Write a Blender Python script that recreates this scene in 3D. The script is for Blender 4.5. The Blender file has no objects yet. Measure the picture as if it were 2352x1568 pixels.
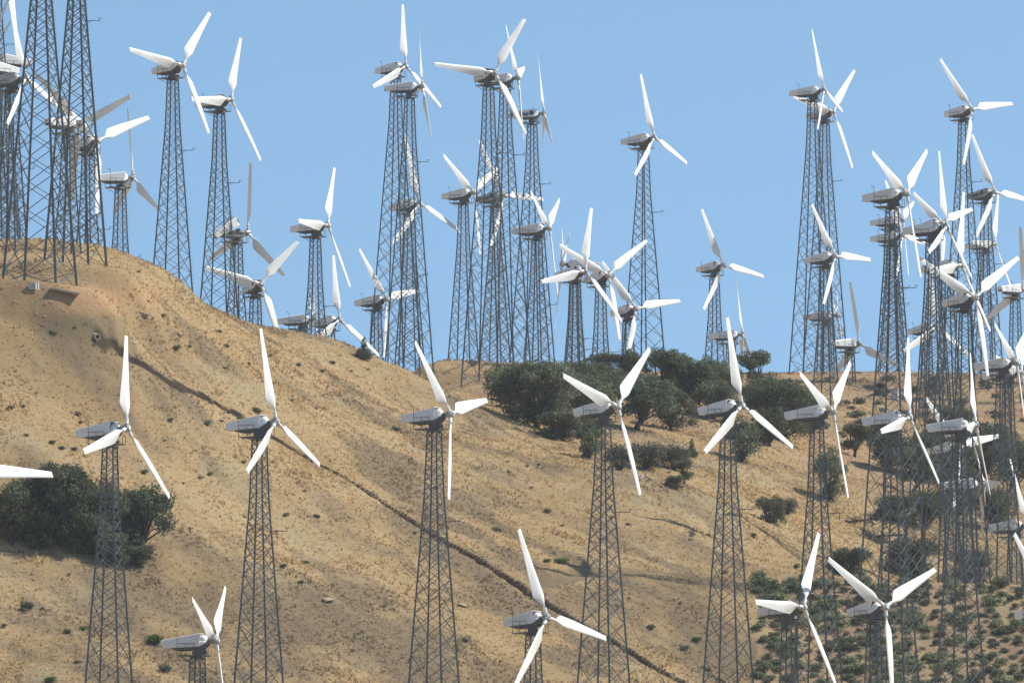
import bpy, bmesh, math, random
import numpy as np
from mathutils import Vector, Matrix, Euler

S = bpy.context.scene
COL = S.collection
R = math.radians

# ------------------------------------------------------------------ camera
PITCH = R(6.0)
FPX = 21189.0                     # focal length in units of a 2352 px wide frame
cam_d = bpy.data.cameras.new("camera")
cam = bpy.data.objects.new("camera", cam_d)
COL.objects.link(cam)
cam.location = (0, 0, 0)
cam.rotation_euler = (R(90) + PITCH, 0, 0)
cam_d.sensor_width = 36.0
cam_d.lens = FPX / 2352 * 36
cam_d.clip_start = 1.0
cam_d.clip_end = 20000
S.camera = cam

# ------------------------------------------------------------------ world and sun
SUN_AZ = R(8)                     # from +X towards +Y
SUN_EL = R(50)
world = bpy.data.worlds.new("World")
S.world = world
world.use_nodes = True
wn = world.node_tree
for n in list(wn.nodes):
    wn.nodes.remove(n)
w_out = wn.nodes.new("ShaderNodeOutputWorld")
w_bg = wn.nodes.new("ShaderNodeBackground")
w_sky = wn.nodes.new("ShaderNodeTexSky")
w_sky.sky_type = 'NISHITA'
w_sky.sun_disc = False
w_sky.sun_elevation = SUN_EL
w_sky.sun_rotation = R(90) - SUN_AZ
w_sky.altitude = 1400
w_sky.air_density = 1.0
w_sky.dust_density = 0.8
w_sky.ozone_density = 0.35
w_bg.inputs['Strength'].default_value = 0.122
w_tc = wn.nodes.new("ShaderNodeTexCoord")
w_map = wn.nodes.new("ShaderNodeMapping")
w_map.inputs['Location'].default_value = (0, 0, 0.16)
wn.links.new(w_tc.outputs['Generated'], w_map.inputs['Vector'])
wn.links.new(w_map.outputs['Vector'], w_sky.inputs['Vector'])
w_tint = wn.nodes.new("ShaderNodeMix"); w_tint.data_type = 'RGBA'; w_tint.blend_type = 'MULTIPLY'
w_tint.inputs[0].default_value = 1.0; w_tint.inputs[7].default_value = (0.85, 0.985, 0.955, 1)     # clear dry air, a little towards cyan
wn.links.new(w_sky.outputs['Color'], w_tint.inputs[6])
wn.links.new(w_tint.outputs[2], w_bg.inputs['Color'])
wn.links.new(w_bg.outputs['Background'], w_out.inputs['Surface'])

sun_d = bpy.data.lights.new("sun", 'SUN')
sun_d.energy = 5.0
sun_d.angle = R(0.53)
sun_d.color = (1.0, 0.95, 0.87)
sun = bpy.data.objects.new("sun", sun_d)
COL.objects.link(sun)
SDIR = Vector((math.cos(SUN_EL) * math.cos(SUN_AZ), math.cos(SUN_EL) * math.sin(SUN_AZ), math.sin(SUN_EL)))
sun.rotation_euler = SDIR.to_track_quat('Z', 'Y').to_euler()

S.view_settings.view_transform = 'Standard'
S.view_settings.look = 'None'
S.view_settings.exposure = 0.6
S.view_settings.gamma = 1.0
S.view_settings.use_curve_mapping = False
try:
    S.cycles.max_bounces = 6
    S.cycles.transparent_max_bounces = 4
except Exception:
    pass
rng = np.random.default_rng(7)
random.seed(7)

# ------------------------------------------------------------------ sight lines (survey of the hill)
def pt(px, py, d):
    """World point seen at (px, py) of the 2352 px wide photograph, d metres away."""
    u = (px - 1176) / FPX
    v = (784 - py) / FPX
    return np.array([u * d, (math.cos(PITCH) - v * math.sin(PITCH)) * d, (math.sin(PITCH) + v * math.cos(PITCH)) * d])

def view(P):
    """Photograph coordinates of world points (N,3)."""
    P = np.atleast_2d(P)
    yc = P[:, 1] * math.cos(PITCH) + P[:, 2] * math.sin(PITCH)
    zc = -P[:, 1] * math.sin(PITCH) + P[:, 2] * math.cos(PITCH)
    return 1176 + FPX * P[:, 0] / yc, 784 - FPX * zc / yc

# ------------------------------------------------------------------ terrain height
SURVEY = [
 # near spur, left
 (0,1568,765),(0,1300,797),(0,1000,822),(0,800,845),(0,700,857),(0,655,868),(0,610,885),(0,556,902),
 (90,655,860),(165,612,880),(180,562,902),
 (300,1568,768),(300,1200,812),(300,1000,838),(300,800,866),(300,640,893),(300,586,908),
 (460,690,918),(600,1568,778),(600,1200,832),(600,1000,866),(600,850,908),(600,768,937),
 (800,1000,890),(800,798,957),(900,1568,790),(900,1200,850),(900,1000,900),(900,920,940),(900,868,962),
 (1200,1568,800),(1200,1300,845),(1200,1100,895),(960,908,975),(1060,925,972),
 # spur crest falling to the right
 (1150,957,958),(1233,1012,947),(1326,1045,935),(1430,1080,925),(1538,1116,912),(1650,1162,903),
 (1400,1568,806),(1400,1330,850),(1400,1200,882),(1538,1568,812),(1538,1330,855),(1538,1200,886),
 (1650,1568,820),(1650,1340,860),(1650,1250,880),
 # scrub slope, lower right
 (1760,1568,829),(1760,1450,842),(1760,1345,858),(1760,1300,880),(1750,1150,940),(1750,1000,1010),(1770,900,1075),
 (1900,1568,832),(1900,1450,846),(1900,1342,861),(2050,1568,834),(2050,1450,848),(2050,1342,862),
 (2200,1568,836),(2200,1450,850),(2200,1342,864),(2340,1568,838),(2340,1450,852),(2340,1345,866),
 # slope beyond
 (1900,1250,925),(1900,1100,985),(1900,950,1065),(1860,850,1135),
 (2000,1300,940),(2000,1200,965),(2000,1050,1030),(2000,950,1090),(2000,858,1160),
 (2150,1300,955),(2150,1150,1010),(2150,950,1105),(2150,862,1185),
 (2330,1300,955),(2330,1150,1010),(2330,950,1100),(2330,866,1190),
 # middle distance
 (1105,880,1022),(1166,868,1052),(1070,843,1130),(1231,846,1130),(1240,852,1062),(1320,850,1040),(1381,848,1068),
 (1443,862,1130),(1488,850,1092),(950,915,1035),(909,900,1085),(1140,858,1120),(1643,868,1165),(1681,890,1150),
 (1300,940,992),(1450,960,1000),(1560,1000,985),(1600,930,1050),(1350,900,1010),(1480,1030,965),(1650,1090,950),
]
# points given as x, y, height (hidden ground: foreground, hollows, back slopes)
HIDDEN = [
 (-60,700,33),(-30,700,33),(0,700,34),(30,700,35),(60,700,36),(-60,640,22),(0,640,23),(60,640,25),
 (-30,735,37),(5,750,40),(35,790,46),(60,800,47),(-75,740,42),(-75,850,96),(-80,920,108),(75,850,60),
 (33,893,63.5),(40,895,63),(50,897,62),(60,900,62),(75,900,63),(85,1000,80),(90,1150,112),(95,1250,110),
 (-50,960,104),(-38,955,104),(-28,990,100),(-20,1030,97),(-20,1075,97),(-14,1095,103),(-50,1060,95),(-70,1000,100),
 (-40,1200,92),(-10,1190,108),(20,1230,113),(45,1240,117),(70,1270,116),(0,1290,106),(40,1330,108),(80,1350,106),
 (-70,1150,90),(-80,1350,80),(0,1400,95),(80,1420,95),(-60,1420,80),(100,1000,80),(105,880,60),(110,760,40),(-100,760,44),(-100,900,104),(-100,1100,92),
]
# crest points, adjusted so that the skyline falls where the photograph has it
CREST = [(-52.2, 904.0, 104.86), (-46.5, 902.0, 104.63), (-33.5, 908.3, 101.72), (-28.5, 942.6, 101.27), (-52.5, 908.0, 105.32), (-50.6, 906.0, 105.1), (-42.6, 900.0, 104.14), (-33.3, 904.4, 101.27), (-8.9, 1070.4, 109.39), (-11.0, 1074.4, 109.65), (-6.4, 1072.4, 109.7), (-1.3, 1072.4, 109.6), (2.8, 1074.4, 109.75), (7.4, 1076.4, 109.75), (13.5, 1080.4, 109.75), (19.7, 1080.5, 109.34), (-25.0, 946.7, 100.23), (-21.4, 946.8, 99.47), (-14.2, 947.1, 96.65), (-12.2, 947.1, 96.47), (-1.4, 1118.2, 114.27), (7.2, 1058.5, 107.92), (13.6, 1084.4, 110.15), (19.8, 1086.5, 109.94)]
def _apart(q, r): return all((q[0] - a[0]) ** 2 + (q[1] - a[1]) ** 2 > r * r for a in CREST)
CP = np.array([q for q in (pt(*s) for s in SURVEY) if _apart(q, 5)] + [h for h in HIDDEN if _apart(h, 6)] + CREST, float)
LS = 100.0
def _tps(r2):
    return np.where(r2 > 1e-12, 0.5 * r2 * np.log(np.maximum(r2, 1e-12)), 0.0)
_A = CP[:, :2] / LS
_n = len(CP)
_K = _tps(((_A[:, None] - _A[None]) ** 2).sum(-1)) + np.eye(_n) * 2e-4
_P = np.c_[np.ones(_n), _A]
_M = np.block([[_K, _P], [_P.T, np.zeros((3, 3))]])
_w = np.linalg.solve(_M, np.r_[CP[:, 2], 0, 0, 0])

def smooth_height(X, Y):
    X = np.asarray(X, float); Y = np.asarray(Y, float)
    sh = np.broadcast(X, Y).shape
    x = np.broadcast_to(X, sh).ravel(); y = np.broadcast_to(Y, sh).ravel()
    xc = np.clip(x, -105, 110) / LS; yc = np.clip(y, 640, 1420) / LS
    z = np.empty(len(x))
    for i in range(0, len(x), 40000):
        s = slice(i, i + 40000)
        r2 = (xc[s, None] - _A[None, :, 0]) ** 2 + (yc[s, None] - _A[None, :, 1]) ** 2
        z[s] = _tps(r2) @ _w[:_n] + _w[_n] + _w[_n + 1] * xc[s] + _w[_n + 2] * yc[s]
    # ground levelled for the two giant towers, with the fill thinning out below them
    for ux, uy, uz, r0, r1, far_ in PADS:
        rr = np.hypot(x - ux, y - uy)
        plane = uz - 0.08 * (x - ux) + 0.04 * (y - uy)
        a = np.clip((r1 - rr) / (r1 - r0), 0, 1); a = a * a * (3 - 2 * a)
        b = np.clip((far_ - rr) / (far_ - r0), 0, 1); b = b * b * (3 - 2 * b)
        edge = uz - 0.08 * (x - ux) * np.minimum(1, r0 / np.maximum(rr, .1)) + 0.04 * (y - uy)
        fill = np.clip(edge - 0.43 * np.clip(rr - r0, 0, 99) * (y < uy) - z, -1.0, 2.4)
        z = z + np.where(rr < r0, plane - z, (plane - z) * a + fill * (b * (1 - a)))
    t = np.clip((y - 15) / 625, 0, 1)
    z = np.where(y < 640, -1.7 + (z + 1.7) * t ** 1.4, z)
    t = np.clip((y - 1420) / 1500, 0, 1); t = t * t * (3 - 2 * t)
    z = z * (1 - t) + 30 * t
    t = np.clip((np.abs(x) - 110) / 1500, 0, 1)
    z = z * (1 - t) + 20 * t * np.clip(y / 640, 0, 1)
    return z.reshape(sh)

PADS = []
PADS = [(-43.9, 851.8, pt(88, 652, 857)[2], 5.0, 9.5, 20.0), (-41.5, 871.8, pt(168, 612, 877)[2], 3.8, 6.5, 12.0)]

class Noise:
    def __init__(s, seed):
        g = np.random.default_rng(seed); s.t = g.random((256, 256))
    def __call__(s, x, y):
        x = np.asarray(x); y = np.asarray(y)
        xi = np.floor(x).astype(int); yi = np.floor(y).astype(int)
        fx = x - xi; fy = y - yi
        fx = fx * fx * (3 - 2 * fx); fy = fy * fy * (3 - 2 * fy)
        a = s.t[xi & 255, yi & 255]; b = s.t[(xi + 1) & 255, yi & 255]
        c = s.t[xi & 255, (yi + 1) & 255]; d = s.t[(xi + 1) & 255, (yi + 1) & 255]
        return (a * (1 - fx) + b * fx) * (1 - fy) + (c * (1 - fx) + d * fx) * fy - 0.5
N1, N2, N3, N4 = Noise(1), Noise(2), Noise(3), Noise(4)

# first point of the smooth hill met by the sight line through (px, py)
def ground_at(px, py, dmin=700, dmax=1300):
    ds = np.arange(dmin, dmax, 1.0)
    P = np.array([pt(px, py, 1.0)]) * ds[:, None]
    h = smooth_height(P[:, 0], P[:, 1])
    k = np.nonzero(P[:, 2] <= h)[0]
    if len(k) == 0:
        k = [int(np.argmin(P[:, 2] - h))]
    i = max(k[0], 1)
    a, b = ds[i - 1], ds[i]
    for _ in range(12):
        m = (a + b) / 2
        q = pt(px, py, m)
        if q[2] <= smooth_height(q[0], q[1]): b = m
        else: a = m
    return pt(px, py, b)

DITCH_PX = [(205,762),(225,776),(250,785),(300,819),(350,849),(400,876),(438,896),(475,914),(512,936),(550,959),(590,985),
 (625,1006),(663,1026),(700,1049),(738,1071),(793,1101),(825,1119),(858,1139),(888,1159),(913,1174),(938,1193),(975,1217),
 (1038,1251),(1088,1278),(1138,1308),(1191,1338),(1221,1356),(1300,1405),(1401,1461),(1446,1486),(1501,1522),(1576,1563),(1630,1600)]
DITCH = np.array([ground_at(*q)[:2] for q in DITCH_PX])
# wobble the trench line so it is not a ruled line
def _densify(L, step):
    out = []
    for a, b in zip(L[:-1], L[1:]):
        n = max(1, int(np.hypot(*(b - a)) / step))
        for i in range(n): out.append(a + (b - a) * i / n)
    out.append(L[-1]); return np.array(out)
DITCH = _densify(DITCH, 0.35)
_k = np.arange(len(DITCH)) * 0.35
DITCH[:, 0] += 0.35 * N1(_k / 3.1, _k * 0 + 3.3) + 0.18 * N2(_k / 1.1, _k * 0 + 9.3)
DITCH_W = 0.62 + 0.42 * (N3(_k / 9.0, _k * 0 + 5.5)) + 0.25 * N4(_k / 2.2, _k * 0 + 2.5)
DITCH_D = np.clip(0.62 + 1.1 * N2(_k / 14.0, _k * 0 + 7.7), 0.34, 1.0)

ROAD_PX = [(1240,1330),(1281,1322),(1330,1312),(1400,1312),(1461,1314),(1551,1324),(1651,1342),(1720,1348)]
ROAD = _densify(np.array([ground_at(*q)[:2] for q in ROAD_PX]), 0.6)

def dist_to(L, X, Y, reach):
    """distance from grid points to polyline points, nearest index (only near the line)"""
    x = X.ravel(); y = Y.ravel()
    D = np.full(len(x), 1e9); I = np.zeros(len(x), int)
    near = (x > L[:, 0].min() - reach) & (x < L[:, 0].max() + reach) & (y > L[:, 1].min() - reach) & (y < L[:, 1].max() + reach)
    idx = np.nonzero(near)[0]
    # coarse pass
    Lc = L[::12]
    keep = []
    for i in range(0, len(idx), 30000):
        s = idx[i:i + 30000]
        d = np.hypot(x[s, None] - Lc[None, :, 0], y[s, None] - Lc[None, :, 1]).min(1)
        keep.append(s[d < reach + 6])
    idx = np.concatenate(keep) if keep else idx
    for i in range(0, len(idx), 20000):
        s = idx[i:i + 20000]
        d = np.hypot(x[s, None] - L[None, :, 0], y[s, None] - L[None, :, 1])
        I[s] = d.argmin(1); D[s] = d.min(1)
    return D.reshape(X.shape), I.reshape(X.shape)

def bumps(X, Y):
    # fall-line streaks run towards the viewer and to the right
    u = X * 0.86 + Y * 0.5; v = -X * 0.5 + Y * 0.86
    return (0.9 * N1(X / 17, Y / 23) + 0.45 * N2(u / 5, v / 11) + 0.26 * N3(u / 1.9, v / 4.0) + 0.16 * N4(X / 0.9, Y / 1.2))

def height(X, Y):
    return smooth_height(X, Y) + bumps(np.asarray(X, float), np.asarray(Y, float)) * 0.8

def hz(x, y):
    return float(height(np.array([float(x)]), np.array([float(y)]))[0])

# ------------------------------------------------------------------ materials
def new_mat(name):
    m = bpy.data.materials.new(name); m.use_nodes = True
    nt = m.node_tree
    for n in list(nt.nodes): nt.nodes.remove(n)
    out = nt.nodes.new("ShaderNodeOutputMaterial")
    return m, nt, out

def paint(name, col, rough=0.5, metal=0.0, grime=None, scale=1.5, amount=0.35, streak=(1, 1, 1), spec=0.4):
    """painted or bare surface with patchy dirt"""
    m, nt, out = new_mat(name)
    b = nt.nodes.new("ShaderNodeBsdfPrincipled")
    b.inputs['Roughness'].default_value = rough
    b.inputs['Metallic'].default_value = metal
    b.inputs['Specular IOR Level'].default_value = spec
    tc = nt.nodes.new("ShaderNodeTexCoord")
    mp = nt.nodes.new("ShaderNodeMapping"); mp.inputs['Scale'].default_value = streak
    no = nt.nodes.new("ShaderNodeTexNoise"); no.inputs['Scale'].default_value = scale; no.inputs['Detail'].default_value = 6
    rp = nt.nodes.new("ShaderNodeValToRGB")
    rp.color_ramp.elements[0].position = 0.42; rp.color_ramp.elements[1].position = 0.75
    rp.color_ramp.elements[0].color = (*col, 1)
    g = grime or tuple(c * 0.6 for c in col)
    rp.color_ramp.elements[1].color = (*[c * (1 - amount) + k * amount for c, k in zip(col, g)], 1)
    oi = nt.nodes.new("ShaderNodeObjectInfo")
    no.noise_dimensions = '4D'
    ml = nt.nodes.new("ShaderNodeMath"); ml.operation = 'MULTIPLY'; ml.inputs[1].default_value = 37.0
    nt.links.new(oi.outputs['Random'], ml.inputs[0]); nt.links.new(ml.outputs[0], no.inputs['W'])
    nt.links.new(tc.outputs['Object'], mp.inputs['Vector'])
    nt.links.new(mp.outputs['Vector'], no.inputs['Vector'])
    nt.links.new(no.outputs['Fac'], rp.inputs['Fac'])
    nt.links.new(rp.outputs['Color'], b.inputs['Base Color'])
    nt.links.new(b.outputs['BSDF'], out.inputs['Surface'])
    return m

M_BLADE = paint("blade_gelcoat", (0.72, 0.72, 0.69), 0.4, grime=(0.40, 0.37, 0.32), scale=1.3, amount=0.45, streak=(1, 1, .35))
M_NAC = paint("nacelle_shell", (0.70, 0.70, 0.69), 0.45, grime=(0.40, 0.38, 0.35), scale=1.6, amount=0.4, streak=(.5, 1, 2.2))
M_NACOLD = paint("weathered_nacelle_shell", (0.40, 0.40, 0.39), 0.55, grime=(0.16, 0.15, 0.15), scale=2.4, amount=0.8, streak=(.5, 1, 2.2))
M_BELLY = paint("belly_steel", (0.10, 0.095, 0.09), 0.6, grime=(0.05, 0.035, 0.03), scale=3, amount=0.6)
M_DARK = paint("dark_machinery", (0.05, 0.055, 0.055), 0.5, grime=(0.09, 0.06, 0.04), scale=4, amount=0.6)
M_HUB = paint("cast_hub", (0.34, 0.35, 0.35), 0.45, metal=0.2, grime=(0.16, 0.15, 0.14), scale=4, amount=0.6)
M_STEEL = paint("galvanised_steel", (0.105, 0.118, 0.115), 0.42, metal=0.25, grime=(0.085, 0.075, 0.06), scale=1.2, amount=0.6, streak=(1, 1, .3))
M_INK = paint("navy_lettering", (0.035, 0.035, 0.075), 0.5)
M_FAINT = paint("faded_lettering", (0.42, 0.42, 0.41), 0.55)
M_VENT = paint("black_vent", (0.015, 0.014, 0.012), 0.6)
M_CONC = paint("concrete", (0.36, 0.33, 0.28), 0.85, grime=(0.2, 0.17, 0.13), scale=1.2, amount=0.6)
M_CAB = paint("cabinet_enamel", (0.42, 0.44, 0.44), 0.5, grime=(0.2, 0.18, 0.15), scale=2, amount=0.5)
M_POSTW = paint("white_post", (0.7, 0.7, 0.68), 0.5)
M_ROCK = paint("pale_rock", (0.30, 0.24, 0.17), 0.9, grime=(0.16, 0.12, 0.09), scale=2.5, amount=0.8)
M_BARK = paint("bark", (0.075, 0.055, 0.042), 0.9, grime=(0.03, 0.024, 0.02), scale=6, amount=0.8, streak=(1, 1, .3))
M_DEAD = paint("weathered_wood", (0.24, 0.21, 0.18), 0.9, grime=(0.10, 0.085, 0.07), scale=5, amount=0.7, streak=(1, 1, .4))

def leaf_mat(name, dark, light, trans=0.34, scale=0.7):
    m, nt, out = new_mat(name)
    tc = nt.nodes.new("ShaderNodeTexCoord")
    no = nt.nodes.new("ShaderNodeTexNoise"); no.inputs['Scale'].default_value = scale; no.inputs['Detail'].default_value = 5
    oi = nt.nodes.new("ShaderNodeObjectInfo")
    at = nt.nodes.new("ShaderNodeAttribute"); at.attribute_name = "tone"
    ad = nt.nodes.new("ShaderNodeMath"); ad.operation = 'ADD'
    rp = nt.nodes.new("ShaderNodeValToRGB")
    rp.color_ramp.elements[0].position = 0.45; rp.color_ramp.elements[0].color = (*dark, 1)
    rp.color_ramp.elements[1].position = 1.25 if False else 1.0; rp.color_ramp.elements[1].color = (*light, 1)
    hsv = nt.nodes.new("ShaderNodeHueSaturation")
    mr = nt.nodes.new("ShaderNodeMapRange"); mr.inputs['To Min'].default_value = 0.82; mr.inputs['To Max'].default_value = 1.2
    d = nt.nodes.new("ShaderNodeBsdfDiffuse"); t = nt.nodes.new("ShaderNodeBsdfTranslucent")
    mx = nt.nodes.new("ShaderNodeMixShader"); mx.inputs[0].default_value = trans
    L = nt.links.new
    L(tc.outputs['Object'], no.inputs['Vector']); L(no.outputs['Fac'], ad.inputs[0]); 
    sc = nt.nodes.new("ShaderNodeMath"); sc.operation = 'MULTIPLY'; sc.inputs[1].default_value = 0.5
    L(at.outputs['Fac'], sc.inputs[0]); L(sc.outputs[0], ad.inputs[1])
    L(ad.outputs[0], rp.inputs['Fac']); L(rp.outputs['Color'], hsv.inputs['Color'])
    L(oi.outputs['Random'], mr.inputs['Value']); L(mr.outputs['Result'], hsv.inputs['Value'])
    L(hsv.outputs['Color'], d.inputs['Color']); L(hsv.outputs['Color'], t.inputs['Color'])
    L(d.outputs[0], mx.inputs[1]); L(t.outputs[0], mx.inputs[2]); L(mx.outputs[0], out.inputs['Surface'])
    return m
M_OAK = leaf_mat("oak_leaves", (0.066, 0.077, 0.048), (0.175, 0.185, 0.112))
M_JUN = leaf_mat("juniper_leaves", (0.060, 0.080, 0.054), (0.155, 0.185, 0.115))
M_GREY = leaf_mat("grey_brush_leaves", (0.085, 0.088, 0.068), (0.20, 0.20, 0.15))
M_SAGE = leaf_mat("sagebrush_leaves", (0.075, 0.085, 0.058), (0.19, 0.20, 0.14))
M_SCRUB = leaf_mat("scrub_leaves", (0.10, 0.12, 0.07), (0.24, 0.27, 0.155))
M_GREEN = leaf_mat("green_bush_leaves", (0.055, 0.095, 0.025), (0.14, 0.20, 0.06))

def ground_mat():
    m, nt, out = new_mat("hill_ground")
    b = nt.nodes.new("ShaderNodeBsdfDiffuse"); b.inputs['Roughness'].default_value = 0.8
    at = nt.nodes.new("ShaderNodeVertexColor"); at.layer_name = "soil"
    tc = nt.nodes.new("ShaderNodeTexCoord")
    no = nt.nodes.new("ShaderNodeTexNoise"); no.inputs['Scale'].default_value = 2.6; no.inputs['Detail'].default_value = 8; no.inputs['Roughness'].default_value = 0.75
    mr = nt.nodes.new("ShaderNodeMapRange"); mr.inputs['From Min'].default_value = 0.25; mr.inputs['From Max'].default_value = 0.75
    mr.inputs['To Min'].default_value = 0.78; mr.inputs['To Max'].default_value = 1.18
    mx = nt.nodes.new("ShaderNodeMix"); mx.data_type = 'RGBA'; mx.blend_type = 'MULTIPLY'; mx.inputs[0].default_value = 1.0
    bp = nt.nodes.new("ShaderNodeBump"); bp.inputs['Strength'].default_value = 0.35; bp.inputs['Distance'].default_value = 0.25
    L = nt.links.new
    L(tc.outputs['Object'], no.inputs['Vector']); L(no.outputs['Fac'], mr.inputs['Value'])
    L(at.outputs['Color'], mx.inputs[6]); L(mr.outputs['Result'], mx.inputs[7])
    L(mx.outputs[2], b.inputs['Color']); L(no.outputs['Fac'], bp.inputs['Height']); L(bp.outputs['Normal'], b.inputs['Normal'])
    L(b.outputs[0], out.inputs['Surface'])
    return m
M_GROUND = ground_mat()

def grass_mat():
    m, nt, out = new_mat("dry_grass_blades")
    at = nt.nodes.new("ShaderNodeVertexColor"); at.layer_name = "soil"
    d = nt.nodes.new("ShaderNodeBsdfDiffuse"); t = nt.nodes.new("ShaderNodeBsdfTranslucent")
    mx = nt.nodes.new("ShaderNodeMixShader"); mx.inputs[0].default_value = 0.5
    L = nt.links.new
    L(at.outputs['Color'], d.inputs['Color']); L(at.outputs['Color'], t.inputs['Color'])
    L(d.outputs[0], mx.inputs[1]); L(t.outputs[0], mx.inputs[2]); L(mx.outputs[0], out.inputs['Surface'])
    return m
M_GRASS = grass_mat()

# ------------------------------------------------------------------ object helpers
def tag(o, label=None, cat=None, group=None, kind=None):
    if label: o['label'] = label
    if cat: o['category'] = cat
    if group: o['group'] = group
    if kind: o['kind'] = kind
    return o

def link(name, me, parent=None, mat=None):
    o = bpy.data.objects.new(name, me); COL.objects.link(o)
    if parent is not None: o.parent = parent
    if mat is not None and me is not None and not me.materials: me.materials.append(mat)
    return o

class MB:
    """collects boxes, bars, tubes and plates and links them as one mesh object"""
    def __init__(s): s.v = []; s.f = []
    def add(s, vs, fs):
        o = len(s.v); s.v += [tuple(map(float, q)) for q in vs]; s.f += [tuple(i + o for i in q) for q in fs]
    def box(s, c, size, M=None):
        h = [k / 2 for k in size]
        vs = [Vector((x * h[0], y * h[1], z * h[2])) for z in (-1, 1) for y in (-1, 1) for x in (-1, 1)]
        if M is not None: vs = [M @ q for q in vs]
        vs = [q + Vector(c) for q in vs]
        s.add(vs, [(0, 2, 3, 1), (4, 5, 7, 6), (0, 1, 5, 4), (2, 6, 7, 3), (0, 4, 6, 2), (1, 3, 7, 5)])
    def bar(s, a, b, w, w2=None, twist=0.0, flat=1.0):
        a = Vector(a); b = Vector(b); d = (b - a).normalized()
        u = d.cross(Vector((0, 0, 1)));
        if u.length < 1e-3: u = d.cross(Vector((0, 1, 0)))
        u.normalize(); v = d.cross(u).normalized()
        if twist:
            u, v = u * math.cos(twist) + v * math.sin(twist), v * math.cos(twist) - u * math.sin(twist)
        w2 = w if w2 is None else w2
        vs = []
        for p, k in ((a, w / 2), (b, w2 / 2)):
            vs += [p - u * k - v * k * flat, p + u * k - v * k * flat, p + u * k + v * k * flat, p - u * k + v * k * flat]
        s.add(vs, [(0, 3, 2, 1), (4, 5, 6, 7), (0, 1, 5, 4), (1, 2, 6, 5), (2, 3, 7, 6), (3, 0, 4, 7)])
    def tube(s, pts, rad, n=8, cap=True):
        pts = [Vector(p) for p in pts]
        rad = rad if isinstance(rad, (list, tuple)) else [rad] * len(pts)
        rings = []; o = len(s.v); prev = None
        for i, p in enumerate(pts):
            d = (pts[min(i + 1, len(pts) - 1)] - pts[max(i - 1, 0)])
            d.normalize()
            if prev is None:
                u = d.cross(Vector((0, 0, 1)))
                if u.length < 1e-3: u = Vector((1, 0, 0))
            else: u = prev - d * prev.dot(d)
            u.normalize(); prev = u; v = d.cross(u)
            for k in range(n):
                t = 2 * math.pi * k / n
                s.v.append(tuple(p + (u * math.cos(t) + v * math.sin(t)) * rad[i]))
        for i in range(len(pts) - 1):
            for k in range(n):
                a = o + i * n + k; b = o + i * n + (k + 1) % n
                s.f.append((a, b, b + n, a + n))
        if cap:
            s.f.append(tuple(o + k for k in range(n))[::-1])
            e = o + (len(pts) - 1) * n
            s.f.append(tuple(e + k for k in range(n)))
    def loft(s, rings, cap=True):
        n = len(rings[0]); o = len(s.v)
        for r in rings: s.v += [tuple(map(float, q)) for q in r]
        for i in range(len(rings) - 1):
            for k in range(n):
                a = o + i * n + k; b = o + i * n + (k + 1) % n
                s.f.append((a, b, b + n, a + n))
        if cap:
            s.f.append(tuple(o + k for k in range(n))[::-1])
            e = o + (len(rings) - 1) * n
            s.f.append(tuple(e + k for k in range(n)))
    def mesh(s, name, smooth=False, angle=None):
        me = bpy.data.meshes.new(name); me.from_pydata(s.v, [], s.f); me.update()
        bm = bmesh.new(); bm.from_mesh(me); bmesh.ops.recalc_face_normals(bm, faces=bm.faces); bm.to_mesh(me); bm.free()
        if smooth:
            me.shade_smooth()
            if angle: me.set_sharp_from_angle(angle=R(angle))
        return me
    def build(s, name, mat, parent=None, smooth=False, angle=None):
        return link(name, s.mesh(name, smooth, angle), parent, mat)

# ------------------------------------------------------------------ ground sheet
def graded(a, b, step, lo, hi, grow=1.18):
    mid = list(np.arange(a, b + 1e-6, step))
    left = []; s = step; p = a
    while p > lo: s *= grow; p -= s; left.append(p)
    right = []; s = step; p = mid[-1]
    while p < hi: s *= grow; p += s; right.append(p)
    return np.array(left[::-1] + mid + right)
GX = graded(-66, 80, 0.31, -3500, 3500)
ya = graded(764, 990, 0.40, 600, 990, 1.08)
ya = ya[ya <= 990.01]
yb = np.arange(991.0, 1260, 1.3)
yc2 = []; s_, p_ = 1.3, yb[-1]
while p_ < 3800: s_ *= 1.16; p_ += s_; yc2.append(p_)
y0 = []; s_, p_ = 8.0, ya[0]
while p_ > -300: s_ *= 1.2; p_ -= s_; y0.append(p_)
GY = np.array(y0[::-1] + list(ya) + list(yb) + yc2)
XX, YY = np.meshgrid(GX, GY, indexing='xy')
ZZ = smooth_height(XX, YY)
vis = ((np.abs(XX) < 140) & (YY > 600) & (YY < 1500)).astype(float)
ZZ = ZZ + bumps(XX, YY) * 0.8 * vis

# trench: a gentle near side and a steep uphill bank, its shade painted into the colour
Dd, Di = dist_to(DITCH, XX, YY, 3.2)
_t = np.gradient(DITCH, axis=0); _t /= np.linalg.norm(_t, axis=1)[:, None]
_nrm = np.c_[-_t[:, 1], _t[:, 0]]; _nrm *= np.sign(_nrm[:, 1:2] + 1e-9)
sd = (XX - DITCH[Di, 0]) * _nrm[Di, 0] + (YY - DITCH[Di, 1]) * _nrm[Di, 1]
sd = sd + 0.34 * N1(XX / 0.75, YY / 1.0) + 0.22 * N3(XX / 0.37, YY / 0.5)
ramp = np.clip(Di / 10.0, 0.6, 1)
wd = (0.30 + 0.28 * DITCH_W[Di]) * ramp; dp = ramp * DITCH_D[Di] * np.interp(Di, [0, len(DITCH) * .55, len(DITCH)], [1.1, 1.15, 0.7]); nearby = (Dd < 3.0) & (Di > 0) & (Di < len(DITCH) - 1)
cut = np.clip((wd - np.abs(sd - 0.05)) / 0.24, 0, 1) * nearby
ZZ = ZZ - cut * dp
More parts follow.
